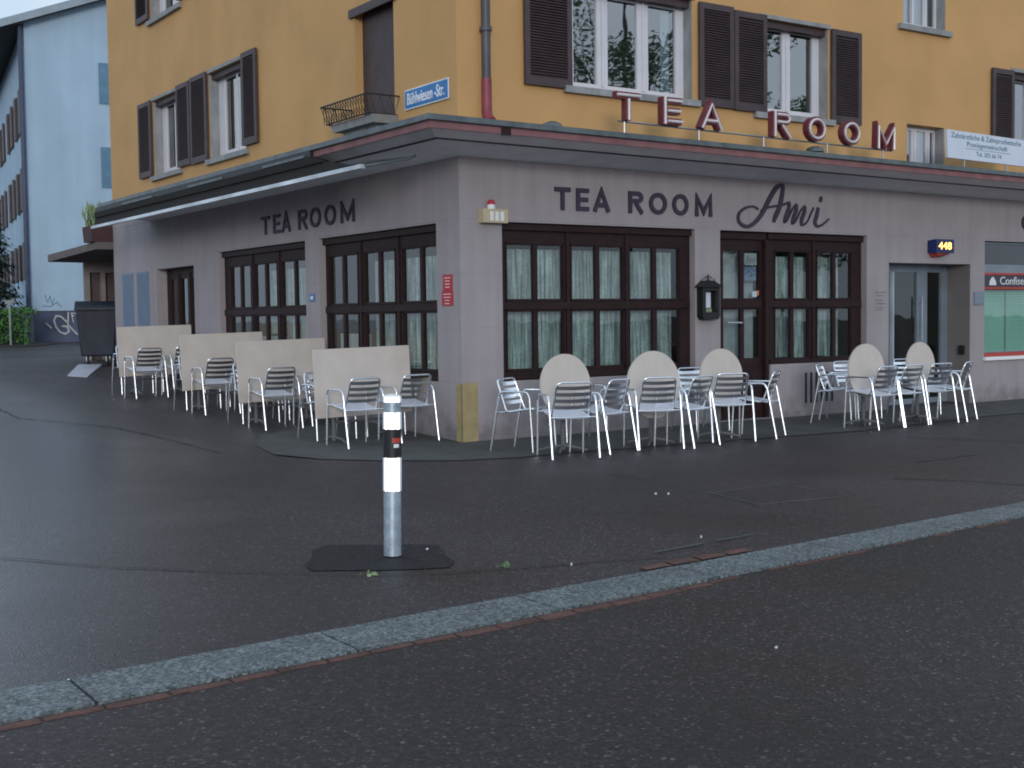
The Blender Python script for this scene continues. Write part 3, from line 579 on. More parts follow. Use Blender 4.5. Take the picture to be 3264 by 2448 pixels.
b = MB(); b.quad((9.783, -.0, 0), (9.783, .43, 0), (9.783, .43, 2.262), (9.783, 0, 2.262)); b.build('recess_wall', 'recess', bld)
b = MB(); b.hexa([(9.74, .09, .80), (9.782, .09, .80), (9.782, .18, .80), (9.74, .18, .80), (9.74, .09, .95), (9.782, .09, .95), (9.782, .18, .95), (9.74, .18, .95)]); tag(b.build('door_bell', 'black'), 'small black bell box low on the side wall of the house entrance', 'door bell')
# shop front at the right
b = MB(); b.holed('R', 10.175, 13.39, .81, 2.65, -.10, .05, [(10.20, 11.8, 2.28, 2.62), (11.9, 13.3, 2.28, 2.62), (10.20, 13.3, .83, 1.86)])
sh = b.build('shop_window', 'entr', bld)
b = MB(); b.quad(P('R', 10.18, -.145, .8), P('R', 13.3, -.145, .8), P('R', 13.3, -.145, 2.62), P('R', 10.18, -.145, 2.62)); b.build('pane', 'glass', sh)
b = MB(); z = .83
while z < 1.86: b.hexa([P('R', *q) for q in ((10.2, -.165, z), (13.3, -.165, z), (13.3, -.16, z), (10.2, -.16, z), (10.2, -.185, z+.03), (13.3, -.185, z+.03), (13.3, -.18, z+.03), (10.2, -.18, z+.03))]); z += .034
b.build('blind', 'blind', sh)
b = MB(); b.box('R', 10.96, 10.97, -.162, -.155, .83, 1.86); b.build('blind_cord', 'shopdark', sh)
b = MB(); b.box('R', 10.175, 13.39, -.1, -.02, .752, .808); b.build('red_strip', 'shopred', sh); b = MB(); b.box('R', 10.15, 13.42, -.1, .045, .69, .748); b.build('sill', 'whitep', sh)
sg = thing('shop_sign', 'dark sign band with red edges and white writing over the green blind', 'sign')
b = MB(); b.box('R', 10.18, 13.38, -.098, -.03, 1.905, 2.10); b.build('board', 'shopdark', sg)
for z in (2.102, 1.868): b = MB(); b.box('R', 10.178, 13.38, -.098, -.02, z, z+.036); b.build('red_edge', 'shopred', sg)
b = MB(); b.ribbon('R', [(10.43, 1.935), (10.43, 2.0), (10.43, 2.07)], [.19, .16, .04], -.03, -.024); b.build('emblem', 'textw', sg)
text_mesh('Confiserie', 'R', 10.63, 11.52, 1.945, 2.075, -.03, -.024, 'lettering', 'textw', sg)
# black lettering above the shop, mostly beyond the frame
cf = thing('wall_lettering', 'black letters on the frieze above the shop, only a C in the photo', 'lettering')
text_mesh('C', 'R', 11.16, 11.42, 2.86, 3.12, .002, .03, 'letter', 'letter', cf, font_off=.02)

# ---- upper windows
def shutter(side, u0, u1, z0, z1, parent):
    b = MB(); n0, n1 = .025, .065
    for q in ((u0, u0+.075, z0, z1), (u1-.075, u1, z0, z1), (u0+.075, u1-.075, z0, z0+.10), (u0+.075, u1-.075, z1-.085, z1), (u0+.075, u1-.075, (z0+z1)/2-.03, (z0+z1)/2+.03) if z1-z0 > 5 else (u0+.075, u1-.075, z0+.10, z0+.102)): b.box(side, q[0], q[1], n0, n1, q[2], q[3])
    b.box(side, u0+.075, u1-.075, n0, n0+.004, z0+.1, z1-.085)
    z = z0+.115
    while z < z1-.1:
        b.hexa([P(side, *q) for q in ((u0+.07, n1-.006, z-.012), (u1-.07, n1-.006, z-.012), (u1-.07, n1, z-.010), (u0+.07, n1, z-.010), (u0+.07, n0+.006, z+.014), (u1-.07, n0+.006, z+.014), (u1-.07, n0+.014, z+.018), (u0+.07, n0+.014, z+.018))]); z += .034
    for zz in (z0+.15, z1-.2): b.box(side, (u0+u1)/2-.03, (u0+u1)/2+.03, 0, n0+.001, zz, zz+.03)
    return b.build('shutter', 'shutter', parent)
def upper_window(side, h, panes, shutters=(), sill=True, lintel=True, dep=.20, zp=None, curt=None, dark_side=None):
    a, c, d, e = h; zp = zp or (d+.08, e-.16)
    b = MB(); b.holed(side, a+.004, c-.004, d+.004, e-.004, -dep+.03, .05, [(p[0], p[1], zp[0], zp[1]) for p in panes]); 
    for p, q in zip(panes, panes[1:]): m = (p[1]+q[0])/2; b.box(side, m-.02, m+.02, -dep+.03, -dep+.05, zp[0]-.02, zp[1]+.02)
    fr = b.build('window', 'white', bld)
    b = MB()
    for p in panes: b.quad(P(side, p[0]-.01, -dep+.005, zp[0]-.01), P(side, p[1]+.01, -dep+.005, zp[0]-.01), P(side, p[1]+.01, -dep+.005, zp[1]+.01), P(side, p[0]-.01, -dep+.005, zp[1]+.01))
    b.build('pane', 'glassup', fr)
    if sill: b = MB(); b.box(side, a-.14, c+.10, -dep+.04, .07, d-.085, d-.002); b.build('sill', 'stone', fr)
    if lintel:
        b = MB(); b.box(side, a-.02, c+.03, .002, .03, e-.002, e+.055); b.build('lintel', 'stone', fr)
        b = MB(); b.box(side, a+.006, c-.006, -dep+.05, -.05, e-.10, e-.006); b.build('blind_box', 'shutter', fr)
    for j0, j1 in ((a+.001, a+.006), (c-.006, c-.001)): b = MB(); b.box(side, j0, j1, -dep+.035, -.002, d+.002, e-.004); b.build('jamb', 'stone', fr)
    for s in shutters: shutter(side, s[0], s[1], s[2], s[3], fr)
    if curt:
        for q in curt: curtain(side, q[0], q[1], zp[0]-.05, zp[1]+.05, -dep-.12, 'net', fr, amp=.012, wl=.12)
    return fr
upper_window('R', UR[0], [(1.86, 2.24), (2.42, 2.92), (3.11, 3.60)], [(.95, 1.67, 4.36, 5.80), (3.83, 4.46, 4.34, 5.72)], zp=(4.50, 5.62), curt=[(3.45, 3.62)])
upper_window('R', UR[1], [(5.33, 5.64), (5.80, 6.27)], [(4.475, 5.10, 4.33, 5.69), (6.44, 7.08, 4.30, 5.66)], zp=(4.45, 5.56), curt=[(5.05, 5.50)])
upper_window('R', UR[2], [(8.30, 8.50), (8.54, 8.80), (8.88, 9.08)], zp=(6.02, 7.1), curt=[(8.1, 9.1)])
upper_window('R', UR[3], [(8.30, 8.52), (8.64, 8.87), (8.97, 9.07)], sill=False, lintel=False, zp=(3.86, 4.36), curt=[(8.2, 9.1)])
upper_window('R', UR[4], [(11.0, 11.5), (11.62, 12.1)], [(10.28, 10.86, 4.15, 5.48)], zp=(4.36, 5.36), curt=[(11.0, 11.3)])
upper_window('L', UL[0], [(9.98, 10.63), (9.55, 9.86)], [(10.87, 11.59, 4.27, 5.68), (8.80, 9.45, 4.27, 5.72)], zp=(4.38, 5.55))
upper_window('L', UL[1], [(6.99, 7.70), (6.52, 6.85)], [(7.99, 8.75, 4.25, 5.74), (5.85, 6.42, 4.30, 5.76)], zp=(4.38, 5.58))
upper_window('L', UL[3], [(10.0, 10.6), (9.45, 9.86)], [(10.87, 11.57, 7.2, 8.6), (8.6, 9.28, 7.2, 8.6)], zp=(7.28, 8.4))
# french window with lowered roller shutter, flower ledge
b = MB(); z = 4.11; k = 0
while z < 5.60: b.box('L', 1.525, 2.595, -.165+(.004 if k % 2 else 0), -.12, z, min(z+.032, 5.62)); z += .034; k += 1
b.box('L', 1.525, 2.595, -.18, -.168, 4.11, 5.64)
rs = b.build('roller_shutter', 'shutter', bld)
b = MB(); b.box('L', 1.42, 2.70, .002, .04, 5.57, 5.68); b.build('head_box', 'shutter', rs)
b = MB(); b.hexa([(-.36, 1.46, 4.0), (0.0, 1.46, 4.0), (0, 2.58, 4.0), (-.36, 2.58, 4.0), (-.38, 1.42, 4.10), (0, 1.42, 4.10), (0, 2.62, 4.10), (-.38, 2.62, 4.10)]); b.hexa([(-.2, 1.6, 3.9), (0, 1.6, 3.88), (0, 2.5, 3.88), (-.25, 2.5, 3.9), (-.25, 1.6, 3.998), (0, 1.6, 3.998), (0, 2.5, 3.998), (-.25, 2.5, 3.998)])
led = b.build('flower_ledge', 'stone', bld)
b = MB(); yA, yB, zt_, zb_ = 1.40, 2.70, 4.34, 4.11
def ledgept(y, t): return (-.42-.06*t, y, zb_+(zt_-zb_)*t)
b.tube([(0, yB, zt_), ledgept(yB, 1), ledgept(yA, 1), (0, yA, zt_)], .011, 6); b.tube([(0, yB-.06, zb_), ledgept(yB-.06, 0), ledgept(yA+.06, 0), (0, yA+.06, zb_)], .011, 6)
ys_ = [yA+(yB-yA)*i/9 for i in range(10)]
for i in range(9):
    b.tube([ledgept(ys_[i], 1), ledgept((ys_[i]+ys_[i+1])/2, 0), ledgept(ys_[i+1], 1)], .006, 5)
    b.tube([ledgept(ys_[i], 0), ledgept((ys_[i]+ys_[i+1])/2, 1), ledgept(ys_[i+1], 0)], .005, 5)
for yy in (yA, yB):
    for t_ in range(3): x0 = -.42+.14*t_; b.tube([(x0, yy, zt_), (x0+.07, yy, zb_), (x0+.14, yy, zt_)], .006, 5)
b.build('railing', 'black', led)

# ------------------------------------------------------------------ things on the building
# drainpipe
dp = thing('drainpipe', 'grey drainpipe with dark red foot beside the corner of the yellow wall', 'drainpipe')
b = MB(); b.tube([(.36, -.085, 9.5), (.36, -.085, 4.36)], .055, 14); b.build('pipe', 'pipe', dp, smooth=True)
b = MB(); b.tube([(.36, -.085, 4.92), (.36, -.085, 4.97)], .075, 14); b.tube([(.36, -.085, 4.945), (.36, 0, 4.945)], .015, 6); b.build('clamp', 'pipe', dp, smooth=True)
b = MB(); b.tube([(.36, -.085, 4.36), (.36, -.085, 3.98), (.36, -.10, 3.92), (.35, -.15, 3.87), (.33, -.24, 3.82)], .062, 14); b.build('foot', 'pipered', dp, smooth=True)
# street sign
ss = thing('street_sign', 'blue enamel street name sign on the yellow wall near the corner', 'street sign')
b = MB(); b.box('L', .165, 1.225, .01, .022, 4.133, 4.38); b.build('plate', 'textw', ss)
b = MB(); b.box('L', .18, 1.21, .022, .027, 4.148, 4.365); b.build('field', 'blue', ss)
text_mesh('Bühlwiesen -Str.', 'L', .25, 1.15, 4.185, 4.335, .027, .031, 'lettering', 'textw', ss, flip=True, font_off=.012)
# block letters (stroke centre lines, unit height)
def arc(cx, cy, rx, ry, a0, a1, n=14): return [(cx+rx*math.cos(R_(a0+(a1-a0)*i/n)), cy+ry*math.sin(R_(a0+(a1-a0)*i/n))) for i in range(n+1)]
def glyph(ch, w, s):
    h = s/2
    return {'T': [([(0, 1-h), (w, 1-h)], 0), ([(w/2, 1-s*.99), (w/2, 0)], 0)],
            'E': [([(h, 0), (h, 1)], 0), ([(s*.99, 1-h), (w, 1-h)], 0), ([(s*.99, .5), (w*.92, .5)], 0), ([(s*.99, h), (w, h)], 0)],
            'A': [([(h, 0), (w/2, 1-s*.3), (w-h, 0)], 0), ([(w*.25, .3), (w*.75, .3)], 0)],
            'R': [([(h, 0), (h, 1)], 0), ([(s*.99, 1-h), (w*.55, 1-h)]+arc(w-h-.22, .735, .22, .265-h, 90, -90, 12)+[(s*.99, .47+h)], 0), ([(w*.5, .47), (w-h*.6, 0)], 0)],
            'O': [(arc(w/2, .5, w/2-h, .5-h, 0, 360, 36)[:-1], 1)],
            'M': [([(h, 0), (h, .93), (w/2, .2), (w-h, .93), (w-h, 0)], 0)]}[ch]
def letter(ch, side, u0, u1, z0, z1, n0, n1, m, parent, s=.2, flip=False, tube=None):
    H = z1-z0; w = (u1-u0)/H; b = MB(); eps = 0
    for pts, cl in glyph(ch, w, s):
        q = [((u1-x*H) if flip else (u0+x*H), z0+y*H) for x, y in pts]
        b.ribbon(side, q, s*H, n0+eps, n1-eps, closed=bool(cl)); eps += .0012
    o = b.build('letter', m, parent)
    if tube:
        t_ = MB()
        for pts, cl in glyph(ch, w, s):
            q = [P(side, (u1-x*H) if flip else (u0+x*H), n1+.012, z0+y*H) for x, y in pts]
            t_.tube(q, tube, 6, closed=bool(cl))
        t_.build('neon_tube', 'tube', o, smooth=True)
    return o
# black wall lettering, right side
wl = thing('wall_lettering', 'dark TEA ROOM letters on the frieze above the right hand window', 'lettering')
for ch, a, c in (('T', 1.405, 1.65), ('E', 1.745, 1.945), ('A', 2.01, 2.29), ('R', 2.60, 2.845), ('O', 2.955, 3.255), ('O', 3.36, 3.64), ('M', 3.77, 4.075)):
    letter(ch, 'R', a, c, 2.845, 3.13, .003, .03, 'letter', wl, s=.19)
wl2 = thing('wall_lettering', 'dark TEA ROOM letters on the frieze of the left facade', 'lettering')
for ch, c, a in (('T', 5.84, 5.53), ('E', 5.38, 5.13), ('A', 5.07, 4.76), ('R', 4.47, 4.18), ('O', 4.07, 3.73), ('O', 3.59, 3.25), ('M', 3.08, 2.68)):
    letter(ch, 'L', a, c, 2.84, 3.125, .003, .03, 'letter', wl2, s=.17, flip=True)
# script "Ami"
am = thing('wall_lettering', 'dark handwritten style Ami script on the frieze right of TEA ROOM', 'lettering')
def spline(pts, n=8):
    out = []
    for i in range(len(pts)-1):
        p0 = pts[max(0, i-1)]; p1 = pts[i]; p2 = pts[i+1]; p3 = pts[min(len(pts)-1, i+2)]
        for k in range(n):
            t = k/n; out.append(tuple(.5*((2*b_)+(-a_+c_)*t+(2*a_-5*b_+4*c_-d_)*t*t+(-a_+3*b_-3*c_+d_)*t**3) for a_, b_, c_, d_ in zip(p0, p1, p2, p3)))
    out.append(pts[-1]); return out
# control points in the photo-measured layout (x right, y up, width)
def am_pt(px, py, wd): return (4.50+(px-1410)/(2085-1410)*1.935, 3.355-(py-108)*.00213+(px-1410)*-.00002, wd)
strokes = [
 [(1570, 282, .018), (1535, 265, .018), (1480, 280, .022), (1440, 320, .028), (1440, 370, .03), (1480, 398, .034), (1530, 385, .036), (1590, 320, .044), (1640, 225, .05), (1690, 140, .05), (1730, 112, .04), (1748, 125, .04)],
 [(1745, 120, .04), (1735, 190, .05), (1715, 270, .052), (1690, 325, .05), (1678, 360, .03)],
 [(1590, 290, .02), (1650, 262, .022), (1730, 245, .022), (1790, 222, .026)],
 [(1790, 222, .03), (1785, 262, .044), (1765, 320, .046), (1755, 355, .03), (1775, 340, .018), (1810, 270, .018), (1840, 232, .026)],
 [(1840, 232, .03), (1838, 270, .044), (1818, 330, .046), (1812, 362, .03), (1838, 340, .018), (1870, 275, .018), (1902, 240, .026)],
 [(1902, 240, .03), (1898, 280, .044), (1878, 335, .046), (1880, 368, .03), (1915, 350, .018), (1945, 290, .018), (1965, 248, .02)],
 [(2000, 245, .04), (1988, 300, .046), (1975, 345, .044), (1990, 372, .03), (2030, 360, .022), (2080, 318, .016)],
 [(2022, 168, .03), (2018, 190, .044), (2012, 205, .03)]]
dn = 0
for grp in ((0, 1, 2), (3, 4, 5), (6,), (7,)):
    b = MB()
    for gi in grp:
        q = spline([am_pt(*p) for p in strokes[gi]]); b.ribbon('R', [(x, z) for x, z, _ in q], [w_*1.4 for *_, w_ in q], .003+dn, .028-dn); dn += .0008
    b.build('letter' if grp != (7,) else 'letter_dot', 'letter', am)
# neon sign on the canopy
ns = thing('neon_sign', 'dark red TEA ROOM channel letters with neon tubes standing on the canopy edge', 'sign')
for ch, a, c, z0 in (('T', 1.70, 2.06, 3.875), ('E', 2.42, 2.74, 3.87), ('A', 3.04, 3.45, 3.865), ('R', 4.34, 4.69, 3.85), ('O', 5.0, 5.37, 3.84), ('O', 5.70, 6.07, 3.835), ('M', 6.40, 6.81, 3.825)):
    letter(ch, 'R', a, c, z0, z0+.335, .81, .90, 'neonred', ns, s=.24, tube=.018)
b = MB(); b.tube([P('R', 1.76, .84, 3.862), P('R', 6.80, .84, 3.815)], .012, 6); b.build('rail', 'steel', ns)
for X in (1.86, 3.08, 4.23, 5.45, 6.61):
    b = MB(); b.tube([P('R', X, .84, 3.70-.0075*X), P('R', X, .84, 3.862-.0093*(X-1.76))], .013, 6); b.box('R', X-.07, X+.05, .82, .86, 3.715-.0075*X, 3.735-.0075*X); b.build('post', 'steel', ns)
# dentist sign
ds = thing('practice_sign', 'white signboard with blue grey writing on posts at the right end of the canopy', 'sign')
b = MB(); b.hexa([P('R', *q) for q in ((8.02, .84, 3.795), (9.93, .84, 3.765), (9.93, .88, 3.765), (8.02, .88, 3.795), (8.0, .84, 4.21), (9.91, .84, 4.175), (9.91, .88, 4.175), (8.0, .88, 4.21))]); b.build('board', 'signw', ds)
text_mesh('Zahnärztliche & Zahnprothetische', 'R', 8.10, 9.83, 4.075, 4.175, .88, .883, 'lettering', 'signtx', ds, tilt=-.03)
text_mesh('Praxisgemeinschaft', 'R', 8.48, 9.48, 3.965, 4.06, .88, .883, 'lettering', 'signtx', ds, tilt=-.02)
b = MB(); b.ribbon('R', [(8.45, 3.955), (9.55, 3.935)], .006, .88, .883); b.build('rule', 'signtx', ds)
text_mesh('Tel. 302 66 74', 'R', 8.70, 9.33, 3.855, 3.92, .88, .883, 'lettering', 'signtx', ds, tilt=-.012)
for X in (8.45, 9.49): b = MB(); b.tube([P('R', X, .85, 3.64), P('R', X, .85, 3.80)], .014, 6); b.build('post', 'steel', ds)
# awning
aw = thing('awning', 'rolled up dark awning with silver front bar along the left canopy edge', 'awning')
b = MB(); b.hexa([(-1.03, 1.55, 3.47), (-.80, 1.55, 3.40), (-.80, 11.3, 3.40), (-1.03, 11.3, 3.47), (-1.03, 1.9, 3.565), (-.80, 1.9, 3.56), (-.80, 11.3, 3.56), (-1.03, 11.3, 3.565)])
b.hexa([(-1.04, .75, 3.335), (-.84, .75, 3.335), (-.84, 11.3, 3.335), (-1.04, 11.3, 3.335), (-1.0, 1.55, 3.47), (-.84, 1.55, 3.47), (-.84, 11.3, 3.47), (-1.0, 11.3, 3.47)]); b.build('fabric_roll', 'fabric', aw)
b = MB(); b.box('L', .45, 11.4, 1.02, 1.07, 3.272, 3.322); b.box('L', .6, 11.4, .93, 1.02, 3.29, 3.318); b.build('front_bar', 'barm', aw)
b = MB(); b.box('L', 1.95, 11.3, .96, 1.005, 3.575, 3.652); b.build('cover_strip', 'black', aw)
for q0, q1 in ((2.1, 3.4), (4.9, 6.3), (8.0, 9.6)):
    b = MB(); b.box('L', q0, q1, 1.006, 1.03, 3.575, 3.61); b.build('bracket_rail', 'gutter', aw)
b = MB(); b.tube([(-1.0, .45, 3.30), (-.62, .10, 3.37), (-.55, .05, 3.41)], .018, 6); b.tube([(-.6, .08, 3.385), (-.9, 1.6, 3.42)], .018, 6); b.build('arm', 'gutter', aw)
# alarm box
al = thing('alarm_box', 'cream alarm box with red lamp on top, above the corner pilaster', 'alarm')
b = MB(); b.box('R', .27, .63, .003, .11, 2.645, 2.81)
b.build('housing', 'cream', al)
b = MB()
for i in range(3): b.box('R', .37+i*.075, .42+i*.075, .11, .113, 2.67, 2.78)
b.build('louvre', 'textw', al)
b = MB(); b.lathe([(.05, 2.81), (.05, 2.86), (.045, 2.865)], .42, -.06, 14); b.build('lamp_base', 'textw', al, smooth=True); b = MB(); b.lathe([(.045, 2.865), (.045, 2.90), (.03, 2.92), (.005, 2.925)], .42, -.06, 14); b.build('lamp', 'red', al, smooth=True)
# notices
for z0, z1, a, c, lab in ((1.835, 2.03, .17, .38, 'upper and slightly narrower of two red notice plates left of the corner'), (1.655, 1.832, .16, .41, 'lower and wider of two red notice plates left of the corner')):
    t = thing('notice_plate', lab, 'notice', group='red notice plates by the corner')
    b = MB(); b.box('L', a, c, .002, .012, z0, z1); b.build('plate', 'red', t)
    b = MB()
    for i in range(4): zz = z1-.035-i*.038; wv = random.uniform(.4, .8)*(c-a)/2; m_ = (a+c)/2; b.box('L', m_-wv, m_+wv, .012, .014, zz-.008, zz)
    b.build('printing', 'textw', t)
t = thing('house_number_plate', 'small blue plate on the pillar between the two left facade windows', 'number plate')
b = MB(); b.box('L', 4.00, 4.16, .002, .012, 1.77, 1.88); b.build('plate', 'blue', t); b = MB(); b.box('L', 4.04, 4.12, .012, .014, 1.80, 1.85); b.build('printing', 'textw', t)
# corner guard
b = MB(); b.box('R', -.006, .225, .002, .008, 0, .72); b.box('L', -.008, .12, .002, .006, 0, .71); tag(b.build('corner_guard', 'guard'), 'mustard painted guard wrapped round the foot of the building corner', 'corner guard')
# menu lantern
ml = thing('menu_box', 'black lantern shaped menu box with scroll top beside the tea room door', 'menu box')
b = MB(); u0, u1, z0, z1 = 3.80, 4.12, 1.47, 1.88
b.holed('R', u0, u1, z0, z1, .12, .11, [(u0+.06, u1-.05, z0+.07, z1-.05)]); b.box('R', u0, u1, .004, .02, z0, z1)
b.box('R', u0+.01, u0+.03, .02, .115, z0, z1); b.box('R', u1-.03, u1-.01, .02, .115, z0, z1)
b.hexa([P('R', *q) for q in ((u0-.05, .0, z1), (u1+.04, .0, z1), (u1+.04, .16, z1), (u0-.05, .16, z1), (u0+.07, .0, z1+.09), (u1-.07, .0, z1+.09), (u1-.07, .08, z1+.09), (u0+.07, .08, z1+.09))])
b.box('R', u0+.02, u1-.02, .01, .12, z0-.03, z0); b.build('case', 'black', ml)
b = MB(); b.box('R', u0+.08, u1-.09, .022, .03, z0+.13, z1-.07); b.build('menu_card', 'signw', ml)
b = MB(); b.box('R', u0+.08, u1-.07, .022, .03, z0+.07, z0+.12); b.build('price_card', 'grassy', ml)
b = MB(); cxm = (u0+u1)/2
for s_g in (-1, 1):
    q = [(cxm+s_g*(.02+.04*math.cos(t_)*(1-t_/12)), .06, z1+.115+.04*math.sin(t_)*(1-t_/12)) for t_ in [i*.5 for i in range(12)]]
    b.tube([P('R', *p) for p in q], .006, 5); b.tube([P('R', cxm+s_g*.13, .06, z1+.06), P('R', cxm+s_g*.12, .06, z1+.11), P('R', cxm+s_g*.08, .06, z1+.12)], .005, 5)
b.tube([P('R', cxm, .06, z1+.08), P('R', cxm, .06, z1+.18)], .007, 5); b.build('scroll_ornament', 'black', ml)
# 448 lit number
nb = thing('house_number_lamp', 'dark blue box with glowing number 448 above the house entrance', 'number lamp')
b = MB(); b.hexa([P('R', *q) for q in ((8.70, .002, 2.43), (9.14, .002, 2.43), (9.14, .17, 2.43), (8.70, .17, 2.43), (8.70, .002, 2.63), (9.14, .002, 2.63), (9.14, .17, 2.645), (8.70, .17, 2.645))]); b.build('box', 'navy', nb)
b = MB(); b.hexa([P('R', *q) for q in ((8.78, .01, 2.36), (9.0, .01, 2.37), (9.0, .14, 2.41), (8.78, .14, 2.39), (8.72, .01, 2.428), (9.06, .01, 2.428), (9.06, .16, 2.428), (8.72, .16, 2.428))]); b.build('lamp_base', 'shopred', nb)
text_mesh('448', 'R', 8.755, 9.075, 2.485, 2.60, .17, .175, 'digits', 'lit', nb, font_off=.004)
# bell label text on pilaster, blue plate
nl = thing('name_lettering', 'small faint grey lettering on the pilaster left of the house entrance', 'lettering')
for i, (zz, h_) in enumerate(((1.80, .03), (1.755, .022), (1.68, .03), (1.63, .03), (1.575, .02), (1.54, .02))): text_mesh(('Dr. med', 'dent', 'Praxis', 'Zahnarzt', '1. Stock', 'Lift')[i], 'R', 7.47+(i % 2)*.02, 7.70-(i % 3)*.03, zz, zz+h_, .001, .004, 'lettering', 'plug', nl)
t = thing('name_plate', 'pale blue square plate on the pilaster between house entrance and shop', 'name plate'); b = MB(); b.box('R', 9.88, 10.12, .002, .02, 1.61, 1.82); b.build('plate', 'panelblue', t); b = MB(); b.box('R', 9.9, 10.115, .02, .022, 1.63, 1.80); b.build('face', 'entr', t)
# wall vent bars under the tea room window
b = MB()
for i in range(6): b.box('R', 5.92+i*.112, 5.955+i*.112, .003, .012, .20, .64)
tag(b.build('vent_grille', 'black'), 'row of black vertical vent slots low on the wall right of the tea room door', 'vent')

# ------------------------------------------------------------------ bollard
bo = thing('bollard', 'round steel bollard with glowing white and black reflective bands', 'bollard', (-4.227, -5.92, .012)); bo.rotation_euler = (R_(.45), R_(.75), 0)
rb = .0555
b = MB(); b.lathe([(rb, 0), (rb, .41)], seg=40); b.build('post', 'galv', bo, smooth=True)
def retro_band(z0, z1, name):   # prismatic sheeting: vertical 90 degree grooves in shallow tilted rows
    b = MB(); n = 132; rows = max(3, round((z1-z0)/.007)); h_ = (z1-z0)/rows; rb1 = rb+.001
    def ring(z, dr):
        i0 = len(b.v)
        for k in range(2*n): r = rb1+dr+(.00125 if k % 2 else 0); a = math.pi*k/n; b.v.append((r*math.cos(a), r*math.sin(a), z))
        return i0
    prev = ring(z0, .0008)
    for i in range(rows):
        top = ring(z0+(i+1)*h_, .0); 
        for k in range(2*n): q = (k+1) % (2*n); b.f.append((prev+k, prev+q, top+q, top+k)); b.mi.append(0)
        if i < rows-1:
            nx = ring(z0+(i+1)*h_+.0001, .0008)
            for k in range(2*n): q = (k+1) % (2*n); b.f.append((top+k, top+q, nx+q, nx+k)); b.mi.append(0)
            prev = nx
    return b.build(name, 'retro', bo)
retro_band(.41, .62, 'reflective_band'); retro_band(.80, .905, 'reflective_band')
b = MB(); b.lathe([(rb+.002, .62), (rb+.002, .80)], seg=40); b.build('black_band', 'black', bo, smooth=True)
b = MB(); b.lathe([(rb, .905), (rb, .965)], seg=40); b.build('collar', 'galv', bo, smooth=True)
retro_band(.968, 1.002, 'reflective_band')
b = MB(); b.lathe([(rb+.001, 1.0025), (rb-.004, 1.012), (rb-.03, 1.018), (.004, 1.02)], seg=40); b.build('cap', 'whitep', bo, smooth=True)
def curved_patch(a0, a1, z0, z1, r, name, m):
    b = MB(); n = 8
    for i in range(n):
        t0, t1 = R_(a0+(a1-a0)*i/n), R_(a0+(a1-a0)*(i+1)/n)
        b.quad((r*math.cos(t0), r*math.sin(t0), z0), (r*math.cos(t1), r*math.sin(t1), z0), (r*math.cos(t1), r*math.sin(t1), z1), (r*math.cos(t0), r*math.sin(t0), z1))
    return b.build(name, m, bo)
curved_patch(240, 305, .715, .745, rb+.0035, 'sticker', 'shopred'); curved_patch(250, 285, .685, .708, rb+.0035, 'sticker', 'textw')

# ------------------------------------------------------------------ chairs
def rounded(pts, r=.05, n=5):
    pts = [Vector(p) for p in pts]; out = [pts[0]]
    for a, p, c in zip(pts, pts[1:], pts[2:]):
        d1 = (a-p); d2 = (c-p); k = min(r, d1.length*.48, d2.length*.48); s = p+d1.normalized()*k; e = p+d2.normalized()*k
        for i in range(n+1): t = i/n; out.append((1-t)**2*s+2*t*(1-t)*p+t*t*e)
    out.append(pts[-1]); return out
CH_GROUP = 'aluminium slatted armchairs outside the tea room'
def make_chair():
    t = thing('slatted_chair', 'x', 'chair', group=CH_GROUP)
    # facing +y; rear feet at y=-.29, width between side frames .52
    for s in (-1, 1):
        x = s*.262
        pts = rounded([(x, -.20, .60), (x, -.165, .665), (x, .17, .665), (x+s*-.0, .20, .60)], .05)
        b = MB(); b.tube(pts, .0125, 10); b.build('armrest', 'alu', t, smooth=True)
        b = MB(); b.tube([(x, -.20, .60), (x-.0, -.31, .0)], .0135, 10); b.build('leg', 'alu', t, smooth=True)
        b = MB(); b.tube([(x, .20, .60), (x, .235, .0)], .0125, 10); b.build('leg', 'alu', t, smooth=True)
    # back and seat frame: one bent tube
    wb, wt = .205, .19
    pts = [(-wb, .22, .485), (-wb, -.13, .43), (-wt, -.265, .80), (wt, -.265, .80), (wb, -.13, .43), (wb, .22, .485)]
    b = MB(); b.tube(rounded(pts, .055), .0115, 10); b.tube([(-.262, .205, .475), (.262, .205, .475)], .009, 8); b.tube([(-.262, -.225, .43), (.262, -.225, .43)], .009, 8); b.build('back_frame', 'alu', t, smooth=True)
    b = MB()
    def slat(y, z, w_, ax, hw, curve):   # slat across x, centre (y,z), half width hw along direction ax=(dy,dz)
        n = 6; nx, nz = -ax[1], ax[0]; th = .004
        for i in range(n):
            xa, xb = -w_+2*w_*i/n, -w_+2*w_*(i+1)/n
            ca, cb = curve*(1-(xa/w_)**2), curve*(1-(xb/w_)**2); p = []
            for (xx, cc) in ((xa, ca), (xb, cb)):
                for (k, tt) in ((-1, -th/2), (1, -th/2), (1, th/2), (-1, th/2)):
                    p.append((xx, y+ax[0]*hw*k+nx*(tt+cc), z+ax[1]*hw*k+nz*(tt+cc)))
            b.hexa([p[0], p[1], p[2], p[3], p[4], p[5], p[6], p[7]])
    d = Vector((-.135, .375)).normalized()
    for i in range(4):
        tt = .30+i*.185; slat(-.13-.135*tt, .425+.375*tt, .205-.012*tt, (d.x, d.y), .0205, .018)
    b.build('backrest', 'alu', t)
    b = MB()
    for i in range(8): slat(.195-i*.057, .492-.0088*i, .205, (.988, .153), .0278, -.008)
    b.build('seat', 'brushed', t)
    return t
chair0 = make_chair()
def ch_pos(lf, ang):  # from left rear foot (as seen from behind) and direction angle of the rear feet line
    a = R_(ang); dx, dy = math.cos(a), math.sin(a); fx, fy = -dy, dx
    return lf[0]+dx*.262+fx*.31, lf[1]+dy*.262+fy*.31, a
